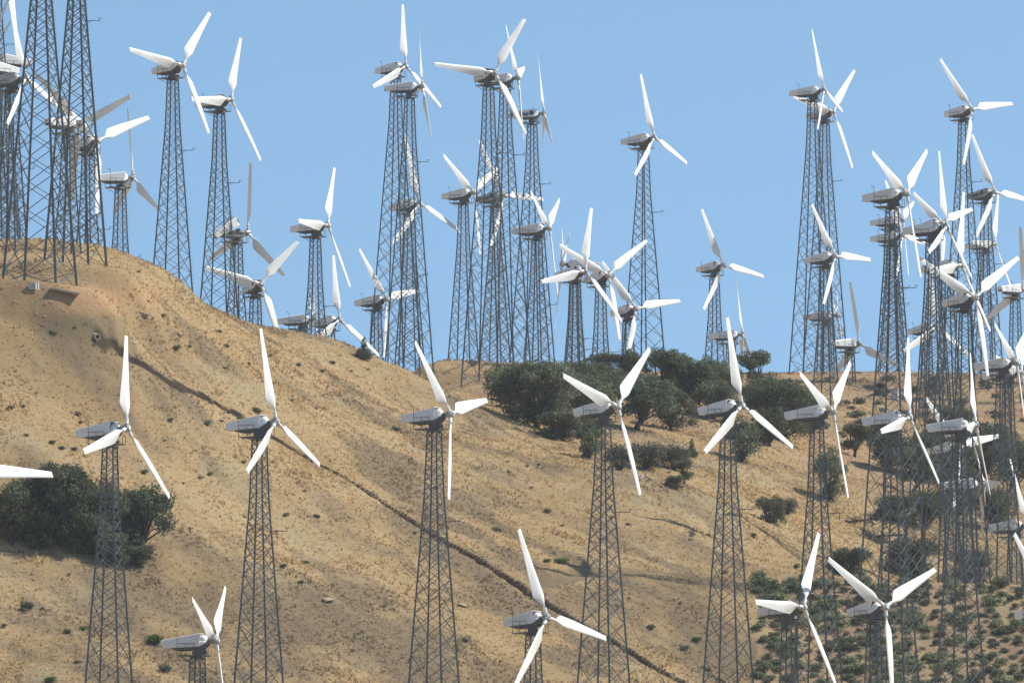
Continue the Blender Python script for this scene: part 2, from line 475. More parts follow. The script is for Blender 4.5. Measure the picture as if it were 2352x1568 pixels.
trench_shade = np.clip(1 + (wd + 0.05 - np.abs(sd - 0.08)) / 0.2, 0, 1) * nearby * np.clip(dp * 2.6 - .1, 0, 1)
# track cut into the slope
Dr, Ri = dist_to(ROAD, XX, YY, 4)
track = np.clip((1.5 - Dr) / 0.7, 0, 1)
ZZ = ZZ - track * 0.5
# earth bank below the tall tower on the left
gb = ground_at(170, 700)
bank = np.zeros_like(XX)
PX, PY = view(np.c_[XX.ravel(), YY.ravel(), ZZ.ravel()])
PX = PX.reshape(XX.shape); PY = PY.reshape(XX.shape)
front = (YY > 640) & (YY < 1400)

def box_px(x0, x1, y0, y1, soft, d0, d1):
    a = np.clip((PX - x0) / soft, 0, 1) * np.clip((x1 - PX) / soft, 0, 1)
    b = np.clip((PY - y0) / soft, 0, 1) * np.clip((y1 - PY) / soft, 0, 1)
    return a * b * (YY > d0) * (YY < d1) * front
# zones of soil, surveyed on the ground (world positions via the near slope only)
n_a = N1(XX / 6.5, YY / 9.0) + 0.6 * N2(XX / 2.4, YY / 3.5) + 0.35 * N3(XX / 1.0, YY / 1.6)
u = XX * 0.86 + YY * 0.5; v = -XX * 0.5 + YY * 0.86
n_b = N4(u / 4.0, v / 11.0) + 0.7 * N3(u / 1.6, v / 4.5) + 0.5 * N2(u / 0.7, v / 1.6)
straw = np.array([0.338, 0.238, 0.122]); pale = np.array([0.392, 0.286, 0.157])
brown = np.array([0.212, 0.160, 0.102]); orange = np.array([0.45, 0.29, 0.160]); red = np.array([0.325, 0.222, 0.138])
dark = np.array([0.050, 0.037, 0.028]); olive = np.array([0.320, 0.275, 0.165])  # dark: trench soil with the shade of the cut painted in
def lerp(a, b, t): return a * (1 - t[..., None]) + b * t[..., None]
C = lerp(np.broadcast_to(straw, XX.shape + (3,)).copy(), np.broadcast_to(pale, XX.shape + (3,)), np.clip(0.5 + n_a * 1.2, 0, 1))
C = lerp(C, np.broadcast_to(olive, C.shape), np.clip(n_a * 1.6 - 0.35, 0, 0.6))
# brown weedy streaks, stronger below the trench and at lower left
low = np.clip((PY - 1150) / 300, 0, 1) * (PX < 1700)
n_c = N2(u / 9.0 + 7, v / 26.0) + 0.6 * N1(XX / 4.2, YY / 7.5 + 40) + 0.4 * n_b
C = lerp(C, np.broadcast_to(brown, C.shape), np.clip(n_b * 1.1 + 0.0 + 0.22 * low, 0, 0.7))
C = lerp(C, np.broadcast_to(brown * 0.92, C.shape), np.clip(n_c * 2.2 - 0.25 + 0.5 * low, 0, 0.8))
bare = np.clip(box_px(-200, 380, 640, 735, 35, 640, 960) * (0.8 + 1.5 * n_a), 0, 1) * (PX < 420)
C = lerp(C, np.broadcast_to(orange, C.shape), np.clip(bare * 0.9, 0, 0.8))
top = box_px(-300, 330, 540, 660, 25, 640, 960)
C = lerp(C, np.broadcast_to(red * 1.15, C.shape), np.clip(top * (0.2 + n_b), 0, 0.6))
far = np.clip((YY - 960) / 60, 0, 1) * front
C = lerp(C, np.broadcast_to(red * 1.12, C.shape), np.clip(far * (0.42 + 1.1 * n_b), 0, 0.85))
scr = ((PX > 1735) & (PY > 1335) & (YY < 870) & (YY > 700)).astype(float)
C = lerp(C, np.broadcast_to(red * 1.05, C.shape), np.clip(scr * (0.55 + n_b), 0, 0.85))
C = lerp(C, np.broadcast_to(dark, C.shape), np.clip(trench_shade * 1.6, 0, 0.95))  # trench darkened in the ground colour: brown soil plus painted shade
C = lerp(C, np.broadcast_to(brown * 0.8, C.shape), np.clip(track * 0.7, 0, 0.7))
C = np.clip(C, 0.01, 1)

def grid_mesh(name, X, Y, Z, col):
    ny, nx = X.shape
    me = bpy.data.meshes.new(name)
    co = np.stack([X, Y, Z], -1).reshape(-1, 3).astype(np.float32)
    i = np.arange(nx * ny).reshape(ny, nx)
    q = np.stack([i[:-1, :-1], i[:-1, 1:], i[1:, 1:], i[1:, :-1]], -1).reshape(-1)
    me.vertices.add(len(co)); me.vertices.foreach_set("co", co.ravel())
    me.loops.add(len(q)); me.loops.foreach_set("vertex_index", q.astype(np.int32))
    nf = len(q) // 4
    me.polygons.add(nf)
    me.polygons.foreach_set("loop_start", (np.arange(nf) * 4).astype(np.int32))
    me.polygons.foreach_set("loop_total", np.full(nf, 4, np.int32))
    me.update(calc_edges=True)
    at = me.color_attributes.new("soil", 'FLOAT_COLOR', 'POINT')
    at.data.foreach_set("color", np.c_[col.reshape(-1, 3), np.ones(len(co))].astype(np.float32).ravel())
    me.shade_smooth()
    return me
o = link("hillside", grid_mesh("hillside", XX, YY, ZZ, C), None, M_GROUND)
tag(o, kind="structure")

# bilinear look-up in the finished sheet
def sheet(x, y, A=None):
    A = ZZ if A is None else A
    x = np.asarray(x, float); y = np.asarray(y, float)
    i = np.clip(np.searchsorted(GX, x) - 1, 0, len(GX) - 2); j = np.clip(np.searchsorted(GY, y) - 1, 0, len(GY) - 2)
    fx = (x - GX[i]) / (GX[i + 1] - GX[i]); fy = (y - GY[j]) / (GY[j + 1] - GY[j])
    if A.ndim == 3: fx = fx[..., None]; fy = fy[..., None]
    return (A[j, i] * (1 - fx) + A[j, i + 1] * fx) * (1 - fy) + (A[j + 1, i] * (1 - fx) + A[j + 1, i + 1] * fx) * fy
def zg(x, y): return float(sheet(np.array([x]), np.array([y]))[0])

# ------------------------------------------------------------------ dry grass (uncountable)
def grass():
    n = 330000
    # denser on the near slope
    x = rng.uniform(-64, 78, n); y = 762 + (rng.random(n) ** 1.25) * 430
    z = sheet(x, y)
    px, py = view(np.c_[x, y, z])
    c = sheet(x, y, C)
    d, _ = np.zeros(n), 0
    cutv = sheet(x, y, trench_shade); trv = sheet(x, y, track); scv = sheet(x, y, scr); bv = sheet(x, y, bare); fv = sheet(x, y, far)
    dens = 1.0 - 0.85 * scv - 0.25 * bv - 0.25 * fv
    keep = (px > -60) & (px < 2420) & (py < 1640) & (cutv < 0.2) & (trv < 0.5) & (rng.random(n) < dens)
    x, y, z, c = x[keep], y[keep], z[keep], c[keep]
    n = len(x)
    brownish = np.clip((N4(x / 3.5, y / 7.0) + 0.7 * N3(x / 1.2, y / 2.6)) * 2.0, 0, 1)
    h = (0.05 + 0.20 * rng.random(n) ** 2.6) * (1 + 0.7 * brownish); w = rng.uniform(0.05, 0.13, n) * (1 + 0.9 * brownish)
    dd, _i = dist_to(DITCH, x[None], y[None], 3.0); h = h * np.clip((dd[0] - 0.4) / 1.2, 0.3, 1)
    tone = rng.uniform(1.25, 1.6, n)[:, None]
    col = c * tone
    weed = rng.random(n) < 0.02 + 0.14 * brownish
    c_ = col
    col[weed] = col[weed] * 0.55 + np.array([0.18, 0.165, 0.12]) * 0.45
    brownish = np.clip(brownish, 0, 1)
    # ragged weeds hanging over the lip of the trench
    lip = (dd[0] < 1.0) & (rng.random(n) < 0.35)
    h[lip] = rng.uniform(.15, .42, lip.sum()); col[lip] = np.array([0.15, 0.13, 0.09]) * rng.uniform(.6, 1.3, (lip.sum(), 1))
    K = 3
    V = np.empty((n, K, 3, 3)); 
    for k in range(K):
        a = rng.uniform(0, 2 * np.pi, n); lean = rng.uniform(0.1, 0.75, n) * h
        ox = rng.normal(0, 0.09, n); oy = rng.normal(0, 0.09, n)
        dx, dy = np.cos(a), np.sin(a)
        bx, by = x + ox, y + oy
        V[:, k, 0] = np.c_[bx - dy * w, by + dx * w, z - 0.05]
        V[:, k, 1] = np.c_[bx + dy * w, by - dx * w, z - 0.05]
        V[:, k, 2] = np.c_[bx + dx * lean + 0.1 * h, by + dy * lean, z + h * rng.uniform(0.7, 1.1, n)]
    co = V.reshape(-1, 3).astype(np.float32)
    me = bpy.data.meshes.new("dry_grass")
    nf = n * K
    me.vertices.add(len(co)); me.vertices.foreach_set("co", co.ravel())
    me.loops.add(nf * 3); me.loops.foreach_set("vertex_index", np.arange(nf * 3, dtype=np.int32))
    me.polygons.add(nf)
    me.polygons.foreach_set("loop_start", (np.arange(nf) * 3).astype(np.int32))
    me.polygons.foreach_set("loop_total", np.full(nf, 3, np.int32))
    me.update(calc_edges=True)
    cc = np.repeat(np.clip(col, 0.01, 1), K * 3, axis=0)
    at = me.color_attributes.new("soil", 'FLOAT_COLOR', 'POINT')
    at.data.foreach_set("color", np.c_[cc, np.ones(len(cc))].astype(np.float32).ravel())
    o = link("dry_grass", me, None, M_GRASS)
    tag(o, "tawny dry grass and grey weeds covering the slopes", "grass", kind="stuff")
grass()

# ------------------------------------------------------------------ wind turbines
TILT = R(7)
HUB_BACK = 1.5
def rotor_axes(psi):
    a = Vector((math.cos(TILT) * math.cos(psi), -math.cos(TILT) * math.sin(psi), math.sin(TILT)))
    e1 = Vector((-math.sin(TILT) * math.cos(psi), math.sin(TILT) * math.sin(psi), math.cos(TILT)))
    y = e1.cross(a)
    return Matrix(((a.x, y.x, e1.x), (a.y, y.y, e1.y), (a.z, y.z, e1.z)))

def blade_mesh(k=1.0):
    m = MB()
    L = 7.67 * k
    # neck: collar, flange, tapering shank, then the airfoil
    m.tube([(0, 0, .22), (0, 0, .74)], .150, 14)
    m.tube([(0, 0, .74), (0, 0, .79)], .175, 14)
    st = [(.79, .19, .09, .5, 20), (1.02, .20, .10, .5, 20), (1.10, .24, .10, .48, 20), (1.30, .46, .105, .42, 20),
          (1.62, .80, .115, .35, 19.5), (1.92, 1.06, .115, .32, 19), (2.10, 1.07, .11, .31, 18), (2.8, 1.0, .10, .30, 15),
          (3.8, .88, .085, .30, 10), (5.0, .73, .07, .30, 6), (6.3, .58, .052, .30, 3), (7.3, .47, .04, .30, 1.5),
          (7.60, .435, .034, .30, 1), (7.67, .40, .02, .30, 1)]
    prof = [(0, 0), (.04, .42), (.15, .85), (.32, 1.0), (.55, .8), (.8, .38), (1, .03), (1, -.03), (.8, -.3), (.55, -.62), (.32, -.78), (.15, -.68), (.04, -.36)]
    rings = []
    for r, c, t, le, b in st:
        rr = r if r < 1.05 else 1.05 + (r - 1.05) * (L - 1.05) / (7.67 - 1.05)
        ct, sb = math.cos(R(b)), math.sin(R(b))
        ring = []
        for u, w in prof:
            q = (u - le) * c                 # towards the trailing edge
            th = w * t * (1.0 if r > 1.05 else 1.0)
            zt = rr - (0.10 * u if r > 7.6 else 0)
            ring.append((-sb * q + ct * th, -ct * q - sb * th, zt))
        rings.append(ring)
    m.loft(rings)
    return m.mesh("blade", True, 38)

def hub_mesh():
    m = MB()
    m.tube([(-.62, 0, 0), (-.30, 0, 0)], [.17, .17], 16)          # main shaft
    m.tube([(-.32, 0, 0), (-.26, 0, 0)], [.27, .27], 16)          # shaft flange
    m.tube([(-.26, 0, 0), (-.22, 0, 0), (.20, 0, 0), (.24, 0, 0)], [.22, .28, .28, .24], 16)
    for k in range(3):
        t = 2 * math.pi * k / 3
        d = Vector((0, -math.sin(t), math.cos(t)))
        m.tube([d * .10, d * .30], .19, 14)
        m.tube([d * .30, d * .335], .205, 14)
    return m.mesh("rotor_hub", True, 35)
def boss_mesh():
    m = MB()
    m.tube([(.24, 0, 0), (.29, 0, 0), (.29, 0, 0), (.26, 0, 0)], [.15, .15, .10, .10], 16)
    return m.mesh("hub_cap", True, 35)

def section(x0, x1, zb, zt, hb, ht, c=.05):
    """chamfered section, leaning from x0 (bottom) to x1 (top)"""
    P = [(-hb, zb), (hb, zb), (hb + .02, zb + c), (ht, zt - c * 1.4), (ht - c * .55, zt - c * .4), (ht - c * 1.7, zt), (-ht + c * 1.7, zt), (-ht + c * .55, zt - c * .4), (-ht, zt - c * 1.4), (-hb - .02, zb + c)]
    return [(x0 + (x1 - x0) * (z - zb) / (zt - zb), y, z) for y, z in P]

def shell_mesh():
    m = MB()
    A = section(-4.32, -4.38, -.07, .58, .34, .36)
    A2 = section(-4.36, -4.42, -.04, .55, .31, .33)
    B = section(-2.6, -2.55, -.22, .655, .49, .48)
    Cc = section(-1.34, -1.04, -.34, .72, .60, .58)
    C2 = section(-1.335, -1.035, -.30, .685, .565, .545)
    D = section(-1.50, -1.20, -.30, .685, .555, .535)
    m.loft([A2, A, B, Cc, C2, D], cap=True)
    # rounded cowl in front of the opening and the cheeks below it
    rings = []
    for x, r in ((-1.30, .40), (-1.10, .43), (-.92, .41), (-.78, .33), (-.70, .22), (-.66, .12)):
        rings.append([(x, r * math.cos(2 * math.pi * k / 14), .16 + r * 1.02 * math.sin(2 * math.pi * k / 14)) for k in range(14)])
    m.loft(rings)
    m.loft([section(-1.36, -1.25, -.34, .10, .59, .57, .05), section(-1.0, -.85, -.22, .06, .50, .48, .05), section(-.80, -.74, -.08, .03, .38, .36, .03)])
    return m.mesh("nacelle_shell", True, 20)

def recess_mesh():
    m = MB()
    m.loft([section(-1.49, -1.19, -.29, .675, .545, .525), section(-1.47, -1.17, -.27, .655, .525, .505)])
    return m.mesh("intake_recess")

def belly_mesh():
    m = MB()
    m.loft([section(-3.7, -3.75, -.20, -.05, .30, .32, .03), section(-3.1, -3.1, -.44, -.10, .40, .42, .04), section(-1.15, -1.1, -.56, -.25, .50, .52, .04),
            section(-.72, -.66, -.36, -.10, .40, .42, .04), section(-.50, -.44, -.16, .10, .20, .22, .03)])
    m.tube([(-.95, 0, .0), (-.50, 0, .0)], [.24, .21], 14)          # bearing house
    m.tube([(-1.5 - .12 * 0, 0, -.55), (-1.42, 0, -.98)], [.56, .60], 18)   # slewing ring drum
    return m.mesh("bed_frame", True, 30)

def vent_mesh():
    m = MB()
    for y in (-.14, .14):
        m.box((-4.40, y, .07), (.10, .20, .17))
    return m.mesh("rear_vent")

def machine_mesh():
    m = MB()
    m.box((-2.0, 0, .02), (1.0, .55, .5)); m.tube([(-1.5, 0, .08), (-.9, 0, .04)], .2, 12)
    m.tube([(-3.4, .1, .02), (-2.6, .1, .02)], .24, 12); m.bar((-3.7, -.32, -.12), (-.8, -.36, -.2), .09); m.bar((-3.7, .32, -.12), (-.8, .36, -.2), .09)
    for x in (-3.2, -2.4, -1.6): m.bar((x, -.36, -.15), (x + .25, -.36, .35), .05)
    m.box((-1.2, .1, .3), (.4, .3, .35))
    return m.mesh("gearbox", True, 30)

def text_mesh(body, height, shear):
    cu = bpy.data.curves.new("lettering", 'FONT'); cu.body = body; cu.size = 1.0; cu.shear = shear; cu.extrude = 0.004; cu.offset = 0.03
    ob = bpy.data.objects.new("lettering_tmp", cu); COL.objects.link(ob)
    bpy.context.view_layer.update()
    me = bpy.data.meshes.new_from_object(ob.evaluated_get(bpy.context.evaluated_depsgraph_get()))
    bpy.data.objects.remove(ob); bpy.data.curves.remove(cu)
    return me

BLADES = {}
def blade_for(k):
    k = round(k, 2)
    if k not in BLADES:
        BLADES[k] = blade_mesh(k); BLADES[k].materials.append(M_BLADE)
    return BLADES[k]
ME_HUB = hub_mesh(); ME_HUB.materials.append(M_HUB)
ME_CAP = boss_mesh(); ME_CAP.materials.append(M_NAC)
ME_SHELL = shell_mesh(); ME_SHELL.materials.append(M_NAC)
ME_SHELL_OLD = shell_mesh(); ME_SHELL_OLD.materials.append(M_NACOLD)
ME_RECESS = recess_mesh(); ME_RECESS.materials.append(M_DARK)
ME_BELLY = belly_mesh(); ME_BELLY.materials.append(M_BELLY)
ME_VENT = vent_mesh(); ME_VENT.materials.append(M_VENT)
ME_GEAR = machine_mesh(); ME_GEAR.materials.append(M_DARK)
ME_WORD = text_mesh("Vestas", 1, 0.25)

def side_of(h, kw):
    s = .86 + .06 * h if h < 5.2 else 1.172 + .119 * kw * (h - 5.2)
    return s

def make_turbine(key, X, Y, Z, psi, th, s, label, yaw=None, kw=1.0, bold=1.0, arm=True, old=False, word=None, open_cover=False, group='lattice tower wind turbines on the hill'):
    psi = R(psi); th = R(th)
    ah = Vector((math.cos(psi), -math.sin(psi), 0))
    bx, by = X - HUB_BACK * ah.x, Y - HUB_BACK * ah.y
    zb = zg(bx, by)
    top = Z - 1.36 - zb                                   # local height of the tower head
    t = bpy.data.objects.new("wind_turbine", None); COL.objects.link(t)
    t.location = (bx, by, zb); t.empty_display_size = 1
    tag(t, label, "wind turbine", group)
    yaw = R(20 + (sum(map(ord, key)) * 7) % 9 - 4) if yaw is None else R(yaw)
    cs = [(math.cos(yaw + math.pi / 2 * k), math.sin(yaw + math.pi / 2 * k)) for k in range(4)]
    def legp(k, h):
        r = side_of(h, kw) / math.sqrt(2)
        return Vector((cs[k][0] * r, cs[k][1] * r, top - h))
    # where each leg meets the slope
    Hs = []
    for k in range(4):
        h = top
        for _ in range(8):
            p = legp(k, h); h = top - (zg(bx + p.x, by + p.y) - zb) 
        Hs.append(max(h, 1.5))
    H = max(Hs)
    nodes = [0.0]
    while nodes[-1] < H - 0.8:
        nodes.append(nodes[-1] + .66 * side_of(nodes[-1], kw) + .06)
    # bracing
    b = MB()
    for k in range(4):
        j = (k + 1) % 4
        for i in range(len(nodes) - 1):
            h0, h1 = nodes[i], nodes[i + 1]
            w = (.055 if h0 < 5 else .070) * bold
            if h0 > min(Hs[k], Hs[j]) - .5: continue
            b.bar(legp(k, min(h0, Hs[k])), legp(j, min(h1, Hs[j])), w, flat=.6)
            b.bar(legp(j, min(h0, Hs[j])), legp(k, min(h1, Hs[k])), w, flat=.6)
        b.bar(legp(k, 0), legp(j, 0), .10)
        b.bar(legp(k, .05), legp((k + 2) % 4, .05), .08)
    tower = b.build("tower", M_STEEL, t)
    for k in range(4):
        m = MB()
        w0, w1 = .115 * bold, .17 * bold
        m.bar(legp(k, -.02), legp(k, 5.2), w0, w0 * 1.15, yaw)
        n = 5
        hh = [5.2 + (Hs[k] + .35 - 5.2) * i / n for i in range(n + 1)] if Hs[k] > 6 else [5.2, max(Hs[k] + .35, 5.5)]
        for i in range(len(hh) - 1):
            m.bar(legp(k, hh[i] - .01), legp(k, hh[i + 1]), w0 * 1.15 + (w1 - w0 * 1.15) * i / n, w0 * 1.15 + (w1 - w0 * 1.15) * (i + 1) / n, yaw)
        if k == 0:
            h = .8
            while h < Hs[0] - 2.5:
                p = legp(0, h); m.bar(p, p + Vector((.24, -.05, 0)), .028); h += .42
        m.build("leg", M_STEEL, tower)
    if arm:
        m = MB(); p = legp(0, 7.4)
        m.bar(p, p + Vector((1.25, 0, 0)), .06); m.bar(p + Vector((0, 0, -.35)), p + Vector((.5, 0, 0)), .035)
        q = p + Vector((1.25, 0, 0))
        m.bar(q, q + Vector((0, 0, .22)), .045)
        for i in range(3):
            a_ = 2.1 * i; m.bar(q + Vector((0, 0, .22)), q + Vector((.13 * math.cos(a_), .13 * math.sin(a_), .22)), .02)
            m.box(q + Vector((.14 * math.cos(a_), .14 * math.sin(a_), .22)), (.07, .07, .07))
        m.build("anemometer_arm", M_STEEL, tower)
    # platform round the tower head
    m = MB(); Rz = Matrix.Rotation(-psi, 3, 'Z')
    def W(x, y, z): return Rz @ Vector((x, y, top + z))
    f = .16
    for y in (-.78, .78):
        m.bar(W(-1.5, y, f), W(.95, y, f), .07); m.bar(W(-1.5, y, f + .95), W(-.1, y, f + .95), .045); m.bar(W(-1.5, y, f + .5), W(-.1, y, f + .5), .03)
        for x in (-1.5, -.8, -.1): m.bar(W(x, y, f), W(x, y, f + .95), .045)
        m.bar(W(-1.4, y, f), W(-.45, y * .6, f - .55), .04)
        m.bar(W(.95, y, f), W(.95, y, f + .7), .04); m.bar(W(.70, y, f), W(.70, y, f + .7), .04); m.bar(W(.95, y, f + .7), W(.70, y, f + .7), .04)
    for x in (-1.5, -1.0, -.5, .7, .95): m.bar(W(x, -.78, f), W(x, .78, f), .06)
    m.box(W(-1.05, 0, f - .02), (.9, 1.5, .03), Rz)
    m.build("work_platform", M_STEEL, tower)
    m = MB()
    m.bar(W(-1.5, -.80, f), W(-1.5, -.80, 2.05), .04); m.bar(W(-1.5, -.80, 2.05), W(-1.68, -.80, 2.05), .035); m.box(W(-1.70, -.80, 2.09), (.09, .09, .10))
    m.build("sensor_mast", M_STEEL, tower)
    # nacelle and rotor
    Rm = rotor_axes(psi).to_4x4()
    hubl = Vector((X - bx, Y - by, Z - zb))
    nac = link("nacelle", ME_BELLY, t); nac.matrix_local = Matrix.Translation(hubl) @ Rm
    sh = link("shell", ME_SHELL_OLD if old else ME_SHELL, nac)
    rc = link("intake_recess", ME_RECESS, nac); vt = link("rear_vent", ME_VENT, nac)
    if open_cover:
        piv = Vector((-3.3, 0, .0))
        Mx = Matrix.Translation(piv + Vector((-.2, 0, .10))) @ Matrix.Rotation(R(-27), 4, 'Y') @ Matrix.Translation(-piv)
        for q in (sh, rc, vt): q.matrix_local = Mx
        link("gearbox", ME_GEAR, nac)
    if word:
        side = 1 if word == 'flip' else -1
        me = ME_WORD.copy(); me.materials.clear(); me.materials.append(M_FAINT if word == 'faint' else M_INK)
        co = np.empty(len(me.vertices) * 3); me.vertices.foreach_get("co", co); co = co.reshape(-1, 3)
        x0, x1 = co[:, 0].min(), co[:, 0].max()
        u = -3.72 + (co[:, 0] - x0) / (x1 - x0) * 1.78
        zz = -.01 + co[:, 1] * .70 + (u + 4.3) * -.02
        yy = -(.372 + (u + 4.35) * .074 + .010 + co[:, 2])
        me.vertices.foreach_set("co", np.c_[u, yy, zz].ravel()); me.update()
        w = link("lettering", me, nac)
        if open_cover: w.matrix_local = Mx
        if word == 'ink':
            m = MB()
            for a_, c_, z0, z1 in ((-4.16, -3.92, 0.02, .50), (-1.86, -1.36, .0, .46)):
                ya, yb = -(.372 + (a_ + 4.35) * .074 + .012), -(.372 + (c_ + 4.35) * .074 + .012)
                m.add([(a_, ya, z0), (c_, yb, z0 - .02), (c_, yb, z1), (a_, ya, z1), (a_, ya + .02, z0), (c_, yb + .02, z0 - .02), (c_, yb + .02, z1), (a_, ya + .02, z1)],
                      [(0, 1, 2, 3), (0, 4, 5, 1), (1, 5, 6, 2), (2, 6, 7, 3), (3, 7, 4, 0)])
            m.build("painted_stripe", M_INK, nac)
    rot = link("rotor_hub", ME_HUB, t); rot.matrix_local = Matrix.Translation(hubl) @ Rm
    link("hub_cap", ME_CAP, rot)
    bm_ = blade_for(s)
    for k in range(3):
        bl = link("blade", bm_, rot)
        bl.matrix_local = Matrix.Rotation(th + k * 2 * math.pi / 3, 4, 'X')
    return t

